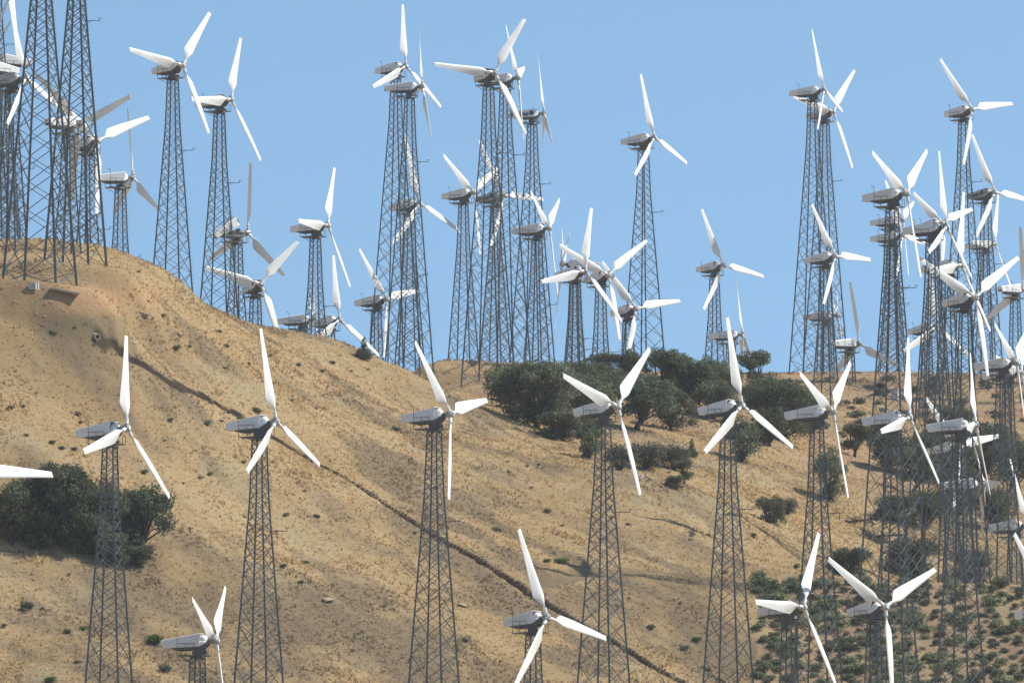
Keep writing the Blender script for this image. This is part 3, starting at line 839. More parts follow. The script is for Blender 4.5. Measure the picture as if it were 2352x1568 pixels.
# name, hub position, heading, blade phase, rotor size, label
TURBINES = [
 ('F1', -30.07, 716.70, 68.53, 27.2, 108.2, 1.00,
  'leftmost front row turbine, its tower rising past the dark oak clump', dict(yaw=24)),
 ('F2', -19.05, 741.19, 71.40, 26.0, 6.5, 1.00,
  'front row turbine with one blade straight up, standing over the dark trench', dict()),
 ('F3', -5.05, 754.64, 73.34, 25.5, 43.0, 1.00,
  'front row turbine before the bare brown slope, one blade hanging straight down, one pointing right', dict()),
 ('F4', 8.85, 768.18, 75.28, 36.9, 73.9, 1.00,
  'front row turbine whose upper blades make a wide V against the dark oaks', dict(yaw=12)),
 ('F5', 19.60, 782.85, 76.79, 36.9, 5.4, 1.00,
  'front row turbine right of the oaks, two low blades splayed like a tripod', dict(yaw=19)),
 ('F6', 27.79, 795.09, 77.50, 22.9, 68.7, 1.00,
  'front row turbine with two blades in a narrow V before the rounded oak', dict()),
 ('F7', 35.10, 810.78, 78.49, 24.1, 103.9, 1.00,
  'front row turbine with a blade straight up and a short blade crossing its own nacelle', dict()),
 ('F8', 41.67, 825.24, 79.22, 10.1, 96.5, 0.97,
  'front row turbine seen side on at the right, its blades one long vertical line', dict(yaw=14)),
 ('B1', -23.56, 732.75, 53.11, 10.8, 67.7, 1.00,
  'low turbine at bottom left with two raised blades in a narrow V', dict()),
 ('B2', 2.89, 755.20, 56.64, 39.4, 19.2, 1.00,
  'low turbine at bottom centre, its right blade crossing the foot of a lattice tower', dict()),
 ('B3', 24.78, 781.89, 59.53, 34.0, 89.8, 1.00,
  'low turbine at bottom right whose left blade covers its own nacelle', dict()),
 ('B4', 31.93, 786.6, 59.89, 47.8, 58.3, 0.97,
  'low turbine at bottom right with two blades in a wide V above the green scrub', dict()),
 ('T2', -47.25, 888.64, 119.13, 21.8, 13.1, 1.00,
  'grey turbine at the far left half hidden by the two giant tower legs', dict(old=True)),
 ('T3', -41.34, 913.93, 116.21, 47.1, 52.4, 1.00,
  'turbine behind the giant tower at left, one blade hanging down, one pointing right', dict()),
 ('T4', -41.40, 1000.83, 123.18, -24.1, 3.4, 1.00,
  'turbine with bright nacelle and tan shaded rotor facing away, right of the giant towers', dict()),
 ('T5', -34.35, 954.45, 129.28, 44.1, 82.2, 1.00,
  'tall turbine high at upper left with one blade up right and one pointing left', dict(yaw=22)),
 ('T6', -29.74, 968.99, 127.62, 32.2, 95.7, 1.00,
  'tall turbine at upper left with one blade lying level across its nacelle', dict(yaw=24)),
 ('T7', -28.60, 991.60, 116.06, -39.0, 11.8, 1.00,
  'broken turbine with its nacelle cover lifted open and dark machinery exposed', dict(open_cover=True, word='faint')),
 ('T8', -26.78, 978.96, 109.06, 64.5, 76.2, 0.87,
  'turbine on the shoulder of the left hill whose lowest blade touches the skyline', dict(old=False)),
 ('T9', -20.10, 1000.02, 117.86, 23.9, 92.0, 1.00,
  'slim turbine with a blade pointing straight at its tail, alone above the hill crest', dict()),
 ('T11', -20.05, 1066.65, 114.65, 39.2, 119.7, 1.00,
  'low turbine just above the hill crest, its two lower blades spread like legs', dict()),
 ('T12', -14.89, 1093.07, 119.95, 30.7, 42.5, 1.00,
  'low turbine whose right blade passes behind a big lattice tower', dict()),
 ('T13', -12.69, 1092.49, 147.87, 36.6, 114.8, 1.00,
  'very tall turbine topmost of the overlapping pair left of centre, one blade straight up', dict(arm=False)),
 ('T14', -10.43, 1063.46, 141.55, -5.4, 32.6, 1.00,
  'very tall side on turbine overlapping a taller neighbour, its long tower in front', dict()),
 ('T15', -11.34, 1125.00, 135.29, 35.5, 10.6, 1.12,
  'turbine seen through the big lattice tower left of centre, its right blade clear of it', dict()),
 ('T16', -1.88, 1013.37, 136.44, 60.8, 86.0, 1.00,
  'very tall turbine at top centre with a blade pointing far left', dict()),
 ('T17', 0.70, 1043.32, 139.87, 8.0, 45.7, 1.00,
  'tall side on turbine tucked close behind the top centre turbine', dict()),
 ('T18', 3.98, 1131.28, 147.21, -4.3, 6.6, 1.00,
  'tall turbine with dark company lettering on its white nacelle', dict(word='ink')),
 ('T19', -4.59, 1109.27, 134.72, 29.9, 58.4, 1.00,
  'turbine left of the central tower group, its right blade disappearing behind a tower', dict()),
 ('T20', -0.91, 1128.13, 136.63, 38.9, 30.9, 1.00,
  'grimy dark nacelle turbine behind the central towers, its white blade pointing right', dict(word='ink', old=True)),
 ('T21', 4.30, 1051.73, 123.61, 15.1, 62.0, 1.00,
  'turbine with a narrow V of two blades, just right of the central towers', dict()),
 ('T22', 5.87, 1074.93, 122.12, 183.8, 54.6, 1.00,
  'turbine facing left with its nacelle half hidden behind a crossing of white blades', dict()),
 ('T23', 8.23, 1030.98, 116.39, 43.3, 103.9, 1.00,
  'turbine with one blade up and one pointing left, at the crowded centre right skyline', dict()),
 ('T24', 11.16, 1058.59, 118.95, 51.7, 65.8, 1.00,
  'turbine whose upper right blade crosses in front of a tall solitary tower', dict()),
 ('T25', 14.37, 1062.00, 115.47, 51.7, 40.6, 0.90,
  'low turbine at the foot of the tall solitary tower, its right blade level', dict()),
 ('T26', 16.80, 1079.95, 137.68, 30.7, 11.7, 1.00,
  'tall solitary turbine right of centre with three evenly spread blades', dict(yaw=6)),
 ('T27', 26.86, 1166.24, 132.32, 43.5, 23.0, 1.00,
  'turbine standing alone in the sky right of centre above the oak canopy', dict()),
 ('T28', 29.03, 1154.03, 122.17, -5.1, 118.0, 1.00,
  'side on turbine with a short nacelle just behind an upright front row blade', dict()),
 ('T29', 38.47, 1127.53, 149.64, 18.1, 16.1, 1.00,
  'tall turbine at upper right with one thin blade up, front one of an overlapping pair', dict()),
 ('T30', 40.98, 1166.99, 152.13, 44.0, 79.5, 1.00,
  'turbine just below and behind the tall upper right one, its right blade raised', dict()),
 ('T31', 38.64, 1095.00, 125.34, 39.0, 30.6, 0.92,
  'turbine before a tall lattice tower at right, one blade pointing level right', dict()),
 ('T33', 42.29, 1118.19, 117.26, -39.3, 115.1, 1.00,
  'turbine facing away with bright nacelle and tan blades, low on the right skyline', dict()),
 ('T34', 56.27, 1118.86, 146.13, 45.4, 39.8, 1.00,
  'tall turbine in the top right corner with a blade level to the right', dict()),
 ('T35', 36.81, 853.85, 103.62, 25.4, 66.6, 1.04,
  'big near turbine at right with two raised blades and one long blade hanging down', dict()),
 ('T38', 42.02, 886.00, 104.26, 20.7, 114.8, 0.99,
  'big near turbine at right with a blade straight up over a broad grey nacelle', dict()),
 ('T39', 44.50, 908.00, 103.07, 27.2, 99.7, 1.06,
  'turbine at right whose wide left blade covers its nacelle', dict()),
 ('T40', 59.64, 1131.31, 137.45, 45.7, 23.7, 1.00,
  'dark nacelle turbine with faint lettering at the right edge of the sky', dict(word='ink', old=True)),
 ('T41', 44.98, 889.65, 97.80, 48.8, 64.2, 1.02,
  'turbine at right with a broad upper right blade and one blade hanging below the skyline', dict()),
 ('T42', 67.52, 1281.50, 148.46, 25.9, 94.0, 1.06,
  'turbine at the right edge with a level blade lying over its nacelle', dict()),
 ('T44', 51.43, 1113.68, 118.81, 46.4, 119.0, 0.90,
  'turbine seen through the near towers at right, its lower blades spread wide', dict()),
 ('T45', 50.65, 921.15, 94.66, 18.3, 63.6, 0.99,
  'grey turbine at the right edge just above the brown far ridge', dict()),
 ('T47', 46.58, 955.89, 89.44, 43.1, 43.1, 0.89,
  'turbine deep among the tower legs at right, one blade pointing level right over dark trees', dict()),
 ('T48', 47.07, 916.44, 82.05, -11.0, 93.5, 0.80,
  'side on turbine low among the tower legs at right, a stubby blade pointing right', dict()),
 ('T10', -23.25, 1078.78, 116.01, -4.2, 58.7, 0.92,
  'side on turbine whose rotor is hidden behind a slim tower above the hill crest', dict()),
 ('T36', 50.99, 1195.00, 141.53, 18.0, 54.3, 0.97,
  'turbine behind the big near tower at right, upper one of two stacked nacelles', dict()),
 ('T37', 50.08, 1175.02, 137.14, 25.8, 26.7, 1.00,
  'turbine behind the big near tower at right, lower one of two stacked nacelles', dict()),
 ('T38b', 51.23, 1090.00, 128.73, 51.2, 51.3, 0.71,
  'turbine hidden right behind the broad grey nacelle, only its blades fanning out', dict()),
 ('T32', 42.07, 1185.00, 127.94, -2.3, 53.0, 0.80,
  'small side on turbine tangled in the tall tower at right, below the level bladed one', dict()),
 ('T3b', -42.22, 892.85, 115.20, -47.0, 74.0, 1.00,
  'turbine behind the giant towers at left showing a tan shaded blade pointing right', dict()),
 ('T43', 62.05, 1113.21, 123.33, -47.0, 2.0, 1.00,
  'turbine facing away at the right edge with bright nacelle and tan blades', dict()),
 ('T46', 55.17, 994.87, 101.20, 23.0, 82.0, 1.00,
  'turbine directly behind the grey one at the right edge, its tail showing beneath', dict()),
 ('T49', 52.05, 926.84, 78.83, 18.0, 32.0, 1.00,
  'turbine at the right edge low above the scrub, its nacelle behind a tower leg', dict()),
 ('B5', 45.98, 778.10, 58.98, 45.0, 34.0, 1.00,
  'turbine at the lower right edge of which only the nacelle tail shows, above the scrub', dict()),
 ('B6', -37.92, 647.40, 58.76, 44.0, 32.0, 1.00,
  'turbine off the left edge with a single white blade reaching in before the oak clump', dict()),
 ('T0', -52.14, 940.67, 138.54, 40.0, 64.0, 1.00,
  'turbine above the top left corner of which only a blade tip hangs into view', dict()),
 ('T1', -53.46, 922.00, 124.89, 143.0, 90.0, 1.00,
  'turbine off the left edge, a tan shaded blade slanting up out of view', dict()),
 ('T1c', -54.28, 951.67, 129.59, 162.0, 54.0, 1.00,
  'turbine facing left at the left edge with a ribbed grey nacelle tail', dict()),
 ('TA', -42.55, 851.05, 130.22, 28.0, 42.0, 1.00,
  'giant near lattice tower at far left on a concrete slab, its turbine above the frame', dict(yaw=26, kw=1.2, arm=False, bold=1.35)),
 ('TB', -40.2, 871.06, 131.18, 28.0, 26.0, 1.00,
  'second giant lattice tower at far left, right of the slab, its turbine above the frame', dict(yaw=25, kw=1.1, bold=1.35)),
]
for key, X, Y, Z, ps, th, s, lab, opt in TURBINES:
    make_turbine(key, X, Y, Z, ps, th, s, lab, **opt)

# ------------------------------------------------------------------ trees and bushes
def leaf_cloud(seed, clumps, leaf, per, flat=0.8):
    """many small leaf cards spread through a set of clumps (x, y, z, radius)"""
    g = np.random.default_rng(seed)
    Vs, Ts = [], []
    for (cx, cy, cz, r) in clumps:
        n = max(8, int(per * r * r))
        d = g.normal(size=(n, 3)); d /= np.linalg.norm(d, axis=1)[:, None]
        rad = r * (0.35 + 0.85 * g.random(n) ** 0.7)
        p = np.array([cx, cy, cz]) + d * rad[:, None] * np.array([1, 1, flat])
        a = g.normal(size=(n, 3)) + d * 0.7; a /= np.linalg.norm(a, axis=1)[:, None]
        b = np.cross(a, g.normal(size=(n, 3))); b /= np.linalg.norm(b, axis=1)[:, None] + 1e-9
        c = np.cross(a, b)
        s = leaf * g.uniform(0.55, 1.35, n)[:, None]
        q = np.stack([p - b * s - c * s * .55, p + b * s - c * s * .4, p + b * s * .5 + c * s * .6, p - b * s * .7 + c * s * .45], 1)
        Vs.append(q.reshape(-1, 3))
        t = np.clip(g.normal(0.45, 0.22) + g.normal(0, 0.18, n), 0, 1)
        Ts.append(np.repeat(t, 4))
    return np.concatenate(Vs), np.concatenate(Ts)

def leaf_mesh(name, V, T, mat):
    me = bpy.data.meshes.new(name)
    nf = len(V) // 4
    me.vertices.add(len(V)); me.vertices.foreach_set("co", V.astype(np.float32).ravel())
    me.loops.add(nf * 4); me.loops.foreach_set("vertex_index", np.arange(nf * 4, dtype=np.int32))
    me.polygons.add(nf)
    me.polygons.foreach_set("loop_start", (np.arange(nf) * 4).astype(np.int32))
    me.polygons.foreach_set("loop_total", np.full(nf, 4, np.int32))
    me.update(calc_edges=True)
    at = me.attributes.new("tone", 'FLOAT', 'POINT'); at.data.foreach_set("value", T.astype(np.float32))
    me.materials.append(mat)
    return me

def tree_proto(seed, w, h, mat, n=16, leaf=.13, per=170, stem=0.16, low=0.28, lean=0.0, r0=.26):
    """spreading tree: trunk forks into limbs that run out to leaf clumps"""
    g = np.random.default_rng(seed)
    cl = []; m = MB()
    fork = Vector((lean * h * .1, 0, h * low * .75))
    m.tube([(0, 0, -.5), (0.05, 0.02, h * low * .3), fork], [stem * 1.35, stem * 1.05, stem * .9], 8)
    for i in range(n):
        t = 2.399963 * i + g.random() * .5
        k = math.sqrt((i + .5) / n)
        r = w * r0 * .5 * g.uniform(.7, 1.12)
        rr = k * (w * .5 - r * .75) * g.uniform(.82, 1.05)
        dome = math.sqrt(max(0.0, 1 - (rr / (w * .54)) ** 2))
        hi = h - r * .7; lo = h * low + r * .3
        z = lo + (hi - lo) * (dome * g.uniform(.72, 1.0) if i % 3 else g.uniform(0, .45) * (0.4 + dome))
        c = Vector((rr * math.cos(t) + lean * h * .15, rr * math.sin(t), z))
        cl.append((c.x, c.y, c.z, r))
        for _ in range(3):
            d = g.normal(size=3); d /= np.linalg.norm(d)
            cl.append((c.x + d[0] * r * .95, c.y + d[1] * r * .95, max(c.z + d[2] * r * .7, r * .3), r * g.uniform(.38, .66)))
        mid = fork.lerp(c, .5) + Vector(g.normal(0, .03 * w, 3))
        m.tube([fork - Vector((0, 0, h * low * .25 * g.random())), mid, c], [stem * .5, stem * .3, stem * .08], 5, cap=False)
    V, T = leaf_cloud(seed + 50, cl, leaf, per)
    return m.mesh("trunk", True), leaf_mesh("crown", V, T, mat)

def pine_proto(seed, w, h, mat):
    g = np.random.default_rng(seed); m = MB(); cl = []
    m.tube([(0, 0, -.4), (.03, 0, h * .5), (0, 0, h)], [.12, .08, .02], 7)
    for i in range(11):
        z = h * (.15 + .8 * i / 10); r = w * .5 * (1.05 - i / 11) * g.uniform(.7, 1.1)
        for k in range(4):
            t = g.random() * 6.28; c = Vector((r * .6 * math.cos(t), r * .6 * math.sin(t), z + g.normal(0, .08)))
            cl.append((c.x, c.y, c.z, max(.14, r * .5))); m.tube([(0, 0, z - .1), c], [.03, .012], 4, cap=False)
    V, T = leaf_cloud(seed, cl, .08, 420, .6)
    return m.mesh("trunk", True), leaf_mesh("crown", V, T, mat)

def bush_proto(seed, mat, leaf=.055, n=9, per=900, flat=.75):
    """unit bush: 1 m wide, about 0.7 m high"""
    g = np.random.default_rng(seed); cl = []
    for i in range(n):
        t = g.random() * 6.28; k = .30 * math.sqrt(g.random())
        cl.append((k * math.cos(t), k * math.sin(t), .16 + .30 * g.random() * (1 - k), .17 + .10 * g.random()))
    V, T = leaf_cloud(seed + 9, cl, leaf, per, flat)
    V[:, 2] = np.maximum(V[:, 2], -.05)
    return leaf_mesh("foliage", V, T, mat)

PT = {
 'oakbig': (tree_proto(11, 8, 6.6, M_OAK, 34, .105, 230, .24, .12, 0, .30), 8, 6.6),
 'oakbig2': (tree_proto(12, 8, 6.2, M_OAK, 32, .105, 230, .24, .10, 0, .31), 8, 6.2),
 'oak': (tree_proto(13, 5, 4.8, M_OAK, 24, .095, 300, .17, .12, 0, .33), 5, 4.8),
 'oak2': (tree_proto(14, 5, 5.2, M_JUN, 22, .095, 300, .19, .26, .7, .33), 5, 5.2),
 'jun': (tree_proto(15, 3.4, 4.2, M_JUN, 18, .08, 420, .14, .06, 0, .36), 3.4, 4.2),
 'jun2': (tree_proto(16, 3.2, 4.6, M_OAK, 18, .08, 420, .14, .26, .3, .38), 3.2, 4.6),
 'low': (tree_proto(17, 4, 2.8, M_GREY, 22, .08, 340, .08, .02, 0, .34), 4, 2.8),
 'lowgreen': (tree_proto(18, 4, 3.0, M_OAK, 22, .085, 360, .08, .02, 0, .36), 4, 3.0),
 'pine': (pine_proto(19, 2.2, 3.2, M_JUN), 2.2, 3.2),
}
def scale_px(P):
    return FPX / (P[1] * math.cos(PITCH) + P[2] * math.sin(PITCH))
G_TREE = 'dark evergreen trees on the slopes'
def plant_tree(kind, x, base, wpx, hpx, label, depth=None, grp=G_TREE, name=None):
    P = ground_at(x, base) if depth is None else pt(x, base, depth)
    k = scale_px(P)
    (tr, cr), w, h = PT[kind]
    o = bpy.data.objects.new(name or ('pine_tree' if kind == 'pine' else 'juniper_tree' if kind.startswith('jun') else 'brush_thicket' if kind.startswith('low') else 'oak_tree'), None)
    COL.objects.link(o)
    o.location = (P[0], P[1], zg(P[0], P[1]) - .1)
    sx = 1.14 * wpx / k / w; sz = 1.1 * hpx / k / h
    o.scale = (sx, (sx + sz) / 2, sz); o.rotation_euler = (0, 0, random.uniform(0, 6.28))
    tag(o, label, 'bush' if kind.startswith('low') else 'tree', grp)
    link("trunk", tr, o, M_BARK); link("crown", cr, o)
    return o
TREES = [
 ('oak',28,1246,135,135,"dark oak at the left edge of the clump below the hill trench"),
 ('oakbig',128,1238,180,178,"largest oak of the left clump, just right of the off frame blade"),
 ('oak',222,1252,130,150,"oak of the left clump directly behind the lattice tower"),
 ('oak2',318,1258,135,150,"leaning oak at the right end of the left clump, its forked trunk showing"),
 ('lowgreen',92,1250,75,88,"round dark bush in front of the left oak clump"),
 ('lowgreen',312,1292,78,50,"low dark bush at the foot of the leaning oak"),
 ('lowgreen',255,1284,80,75,"dark bush between tower and leaning oak in the left clump"),
 ('lowgreen',205,1262,110,95,"dark thicket low in the left oak clump, left of the tower legs"),
 ('lowgreen',285,1250,95,90,"dark thicket between the tower and the leaning oak's trunk"),
 ('oak',165,1210,120,120,"oak at the back of the left clump under the turbine's low blade"),
 ('pine',836,835,36,50,"small ragged pine standing on the crest of the left hill"),
 ('low',985,842,70,40,"grey green bushes on the far ridge seen through tall tower legs",1090),
 ('oak',1020,842,60,42,"dark tree on the far ridge between two groups of tower legs",1090),
 ('oakbig',1232,985,215,150,"broad oak at the left end of the middle grove, open brown twigs below"),
 ('oak',1172,935,120,95,"oak at the very left of the middle grove beside the brown bank"),
 ('oakbig2',1322,985,165,125,"oak behind the wide V blades of the front turbine"),
 ('oak',1275,905,150,75,"oak on the upper left rim of the middle grove below the tower feet"),
 ('oak',1395,925,130,80,"oak of the middle grove directly above the wide V blades"),
 ('lowgreen',1285,1012,110,65,"low dark thicket under the left oaks of the middle grove"),
 ('jun',1352,1052,66,90,"dark juniper on the spur crest left of a front row tower"),
 ('jun2',1383,868,82,56,"skyline tree between two lattice towers above the middle grove"),
 ('oak2',1462,985,150,125,"oak right of the wide V blades, leaning over a sunny bank"),
 ('jun2',1520,925,115,128,"tall crooked tree on the skyline at the foot of the solitary tower"),
 ('oak',1445,880,75,72,"skyline oak just left of the tall crooked tree"),
 ('oak',1590,932,140,105,"rounded oak right of the tall crooked tree"),
 ('oak',1560,880,90,58,"skyline oak behind the rounded oak in mid grove"),
 ('jun',1628,890,75,66,"skyline tree at the base of the turbine standing alone in the sky"),
 ('oak',1660,930,90,95,"thin grey green tree left of the upright front row blade"),
 ('jun2',1733,905,92,104,"umbrella shaped tree on the skyline right of the upright front row blade"),
 ('oakbig',1795,1010,165,142,"big rounded oak between two front row turbines at right"),
 ('oakbig2',1760,935,110,70,"oak on the ridge behind the big rounded oak"),
 ('jun',1705,1055,85,95,"juniper at the tower behind the tripod bladed turbine"),
 ('oak',1768,1025,90,85,"oak crowded against the left side of the big rounded oak"),
 ('pine',1589,1046,28,42,"tiny conifer on the sunny bank in the middle slope",None),
 ('oakbig2',1340,925,150,95,"wide oak filling the grove behind the wide V turbine nacelle"),
 ('oak',1540,985,120,95,"oak on the grove's lower right rim above the sunny bank"),
 ('oak',1640,960,110,85,"grey green oak between the rounded oak and the upright front row blade"),
 ('oak2',1215,925,110,80,"oak above the broad left oak near the central tower feet"),
 ('oak',1860,985,90,80,"oak behind the nacelle of the narrow V front row turbine"),
 ('low',1485,1078,88,62,"grey brush clump on the bank right of the spur crest"),
 ('low',1548,1082,80,56,"grey brush clump beside a small leaning tree on the bank"),
 ('jun2',1572,1110,45,62,"small leaning tree below the grey brush clumps"),
 ('lowgreen',1548,1124,42,32,"small round green bush below the small leaning tree"),
 ('low',1425,1085,70,60,"grey scrub tangled round a front row tower on the spur crest"),
 ('lowgreen',1773,1198,45,66,"dark upright bush alone on the bare right slope"),
 ('low',1808,1184,48,38,"small grey bush beside the dark upright one on the bare right slope"),
 ('jun',1906,1145,72,112,"juniper partly behind the tower of the narrow V turbine"),
 ('jun2',1962,1048,80,78,"spreading juniper right of the narrow V turbine tower"),
 ('lowgreen',1948,1325,95,72,"dark rounded bush at the edge of the green scrub"),
 ('oak',2042,1090,105,95,"dark oak behind the front row tower with the short crossing blade",None),
 ('oak2',2098,1140,105,110,"dark oak in the right hand thicket between tower legs"),
 ('oakbig2',2160,1110,150,120,"big oak behind the stacked tower legs at right"),
 ('oak',2205,1190,115,105,"oak low in the right hand thicket under the level blade"),
 ('oakbig',2260,1090,160,125,"big oak high in the right hand thicket"),
 ('oak2',2320,1140,120,120,"oak near the right edge of the thicket"),
 ('oak',2130,1215,110,85,"oak at the bottom of the right hand thicket"),
 ('oak',2285,1225,110,95,"oak at lower right under the edge turbines"),
 ('lowgreen',2050,1195,90,60,"dark bush on the sandy bank among the tower legs"),
 ('lowgreen',2090,1330,110,95,"dark bush behind the scrub crest among the tower feet"),
 ('lowgreen',2230,1330,100,70,"dark bush at the scrub crest near the right edge"),
 ('lowgreen',2010,1010,70,50,"dark bush on the far slope above the right hand thicket"),
 ('lowgreen',2190,985,80,55,"dark bush on the brown far slope right of the tower legs"),
]
for q in TREES:
    plant_tree(*q[:6], **({'depth': q[6]} if len(q) > 6 and q[6] else {}))

BP = {'scrub': [bush_proto(31 + i, M_SCRUB) for i in range(4)], 'sage': [bush_proto(41 + i, M_SAGE) for i in range(3)],
      'grey': [bush_proto(51 + i, M_GREY, leaf=.06, n=7) for i in range(3)], 'green': [bush_proto(61, M_GREEN, n=10, per=1100)]}
def plant_bush(kind, P, w, hk, label, grp, name='bush'):
    o = link(name, random.choice(BP[kind]))
    o.location = (P[0], P[1], zg(P[0], P[1]) - .03 * w)
    o.scale = (w * random.uniform(.9, 1.12), w * random.uniform(.9, 1.12), w * hk); o.rotation_euler = (0, 0, random.uniform(0, 6.28))
    tag(o, label, 'bush', grp)
    return o
# single bushes that the photograph shows on the near slopes: x, y, width px, kind, label
SINGLE = [
 (350,1472,48,'green',"bright green round bush left of the low narrow V turbine"),
 (62,1398,42,'sage',"grey round bush at lower left beside a pale rock"),
 (382,1540,38,'sage',"grey round bush at the bottom left of the low narrow V turbine"),
 (155,1448,24,'sage',"small grey bush left of the first front row tower at lower left"),
 (193,1442,22,'green',"small green bush touching the left leg of the first front row tower"),
 (12,1440,24,'grey',"small dim bush at the left edge near the bottom"),
 (178,1528,20,'grey',"small dark bush by the foot of the first front row tower"),
 (118,1566,30,'green',"dark green bush cut by the bottom edge at left"),
 (910,992,28,'sage',"grey oval bush on the bare slope left of the third front row nacelle"),
 (592,950,34,'sage',"grey bush just left of the second front row nacelle"),
 (403,808,26,'sage',"grey bush on the upper left slope between two front row blades"),
 (218,762,20,'grey',"dark bush at the head of the trench"),
 (122,768,22,'grey',"dark bush on the upper left slope above the first front row turbine"),
 (316,632,14,'grey',"small dark bush on the hill shoulder under the tower feet"),
 (375,735,20,'sage',"small grey bush on the slope below the skyline towers at left"),
 (434,805,16,'grey',"small bush right of the grey bush on the upper left slope"),
 (502,772,22,'grey',"dark bush near the skyline below the shoulder turbine"),
 (520,806,18,'grey',"small dark bush just under the skyline bush at left"),
 (516,852,14,'sage',"tiny grey bush on the slope right of the upper trench"),
 (620,818,16,'grey',"tiny dark bush beside the tall front row blade on the left hill"),
 (684,838,18,'grey',"dark bush left of the crest pine on the upper slope"),
 (765,845,20,'sage',"grey bush on the slope below the crest pine"),
 (742,858,18,'grey',"small dim bush beside the grey bush below the crest pine"),
 (808,864,12,'sage',"tiny bush right of the two below the crest pine"),
 (180,955,22,'grey',"dark bush above the first front row nacelle"),
 (186,975,18,'grey',"bush just behind the first front row nacelle"),
 (25,945,22,'grey',"bush at the left edge of the weedy slope"),
 (55,938,16,'grey',"small bush near the left edge of the weedy slope"),
 (60,1000,16,'grey',"small grey bush under the left edge weeds"),
 (120,1018,20,'sage',"sage bush between the left oaks and the weedy slope"),
 (143,1030,22,'grey',"dark bush just above the left oak clump"),
 (170,1032,20,'sage',"pale bush above the left oak clump beside the tower"),
 (390,965,18,'grey',"tiny bush on the straw slope left of the trench"),
 (478,970,26,'grey',"flat bush just left of the second front row nacelle tail"),
 (330,1092,24,'grey',"grey bush right of the low blade of the first front row turbine"),
 (485,1092,22,'grey',"grey bush midway between the first two front row towers"),
 (1258,1176,22,'sage',"small grey bush on the spur slope right of centre"),
 (1145,1222,22,'sage',"small grey bush on the slope right of the third front row tower"),
 (1288,1292,32,'green',"green bush on the slope above the low centre turbine"),
 (1257,1290,18,'green',"small green tuft left of the green bush on the spur"),
 (1445,1210,16,'grey',"small bush left of the dark track"),
 (1493,1438,26,'sage',"grey bush in the hollow right of the fourth front row tower"),
 (1572,1484,26,'sage',"grey bush low in the hollow near the bottom"),
 (1600,1465,24,'green',"green bush in the hollow beside a front row tower"),
 (1626,1532,24,'sage',"grey bush near the bottom edge in the hollow"),
 (1741,1365,36,'scrub',"green bush at the left end of the scrub line"),
 (1668,1322,18,'sage',"bush at the right end of the dark track"),
 (1238,1060,12,'sage',"tiny bush on the spur crest below the middle grove"),
 (1212,1062,14,'grey',"tiny dark bush on the bare spur shoulder"),
 (1730,1240,22,'sage',"sage bush on the sandy right slope"),
 (1828,1310,28,'scrub',"green bush beside the tower above the scrub"),
 (1000,1128,20,'grey',"small bush left of the third front row tower's hanging blade"),
 (700,1290,24,'grey',"grey bush on the slope right of the second front row tower"),
 (690,1352,20,'sage',"sage bush lower on the slope right of the second front row tower"),
 (650,1310,22,'sage',"sage bush beside the leg of the second front row tower"),
 (660,1180,24,'grey',"grey bush just right of the second front row tower below the trench"),
 (730,1184,22,'sage',"pale bush on the open slope below the trench"),
 (1070,1480,24,'grey',"grey bush just right of the third front row tower near the bottom"),
 (560,1060,18,'grey',"small bush under the trench left of the second front row tower"),
]
G_B = 'single bushes dotted over the dry slopes'
for x, y, wpx, kind, lab in SINGLE:
    P = ground_at(x, y); plant_bush(kind, P, wpx / scale_px(P), random.uniform(.75, 1.0), lab, G_B)

def scatter(n, x0, x1, y0, y1, gap, d0, d1):
    """bushes spread over a patch of ground with a least spacing"""
    out = []
    tries = 0
    while len(out) < n and tries < n * 60:
        tries += 1
        x = random.uniform(x0, x1); y = random.uniform(y0, y1)
        P = ground_at(x, y)
        if not d0 < P[1] < d1: continue
        if all((P[0] - q[0]) ** 2 + (P[1] - q[1]) ** 2 > gap * gap for q in out): out.append(P)
    return out
SPARE = []
for i_, P in enumerate(scatter(360, 1740, 2400, 1346, 1600, 1.08, 700, 900)):
    if i_ >= 180: SPARE.append((random.choice(('scrub', 'sage')), P, random.uniform(.6, 1.5))); continue
    plant_bush(random.choice(('scrub', 'scrub', 'scrub', 'sage')), P, random.uniform(.9, 1.1) * random.choice((1.2, 1.6, 2.0, 2.4)), random.uniform(.55, .9), "rounded grey green bush in the dense scrub at lower right", 'bushes of the dense scrub at lower right')
for P in scatter(14, 1735, 2380, 1338, 1348, 1.5, 700, 900):
    plant_bush('scrub', P, random.uniform(1.4, 2.1), random.uniform(.8, 1.0), "leafy bush in the row along the top of the scrub", 'bushes along the top of the scrub')
for P in scatter(46, 1800, 2380, 862, 985, 2.6, 950, 1300):
    plant_bush(random.choice(('grey', 'grey', 'sage')), P, random.uniform(1.2, 2.6), random.uniform(.6, .8), "dark low bush on the brown far ridge at right", 'low bushes on the far ridge')
for P in scatter(110, 20, 1700, 740, 1560, 2.6, 700, 960):
    x, y = view(P)
    if y[0] > 640 + x[0] * .25 and random.random() < .6: SPARE.append((random.choice(('grey', 'grey', 'sage')), P, random.uniform(.3, .75)))
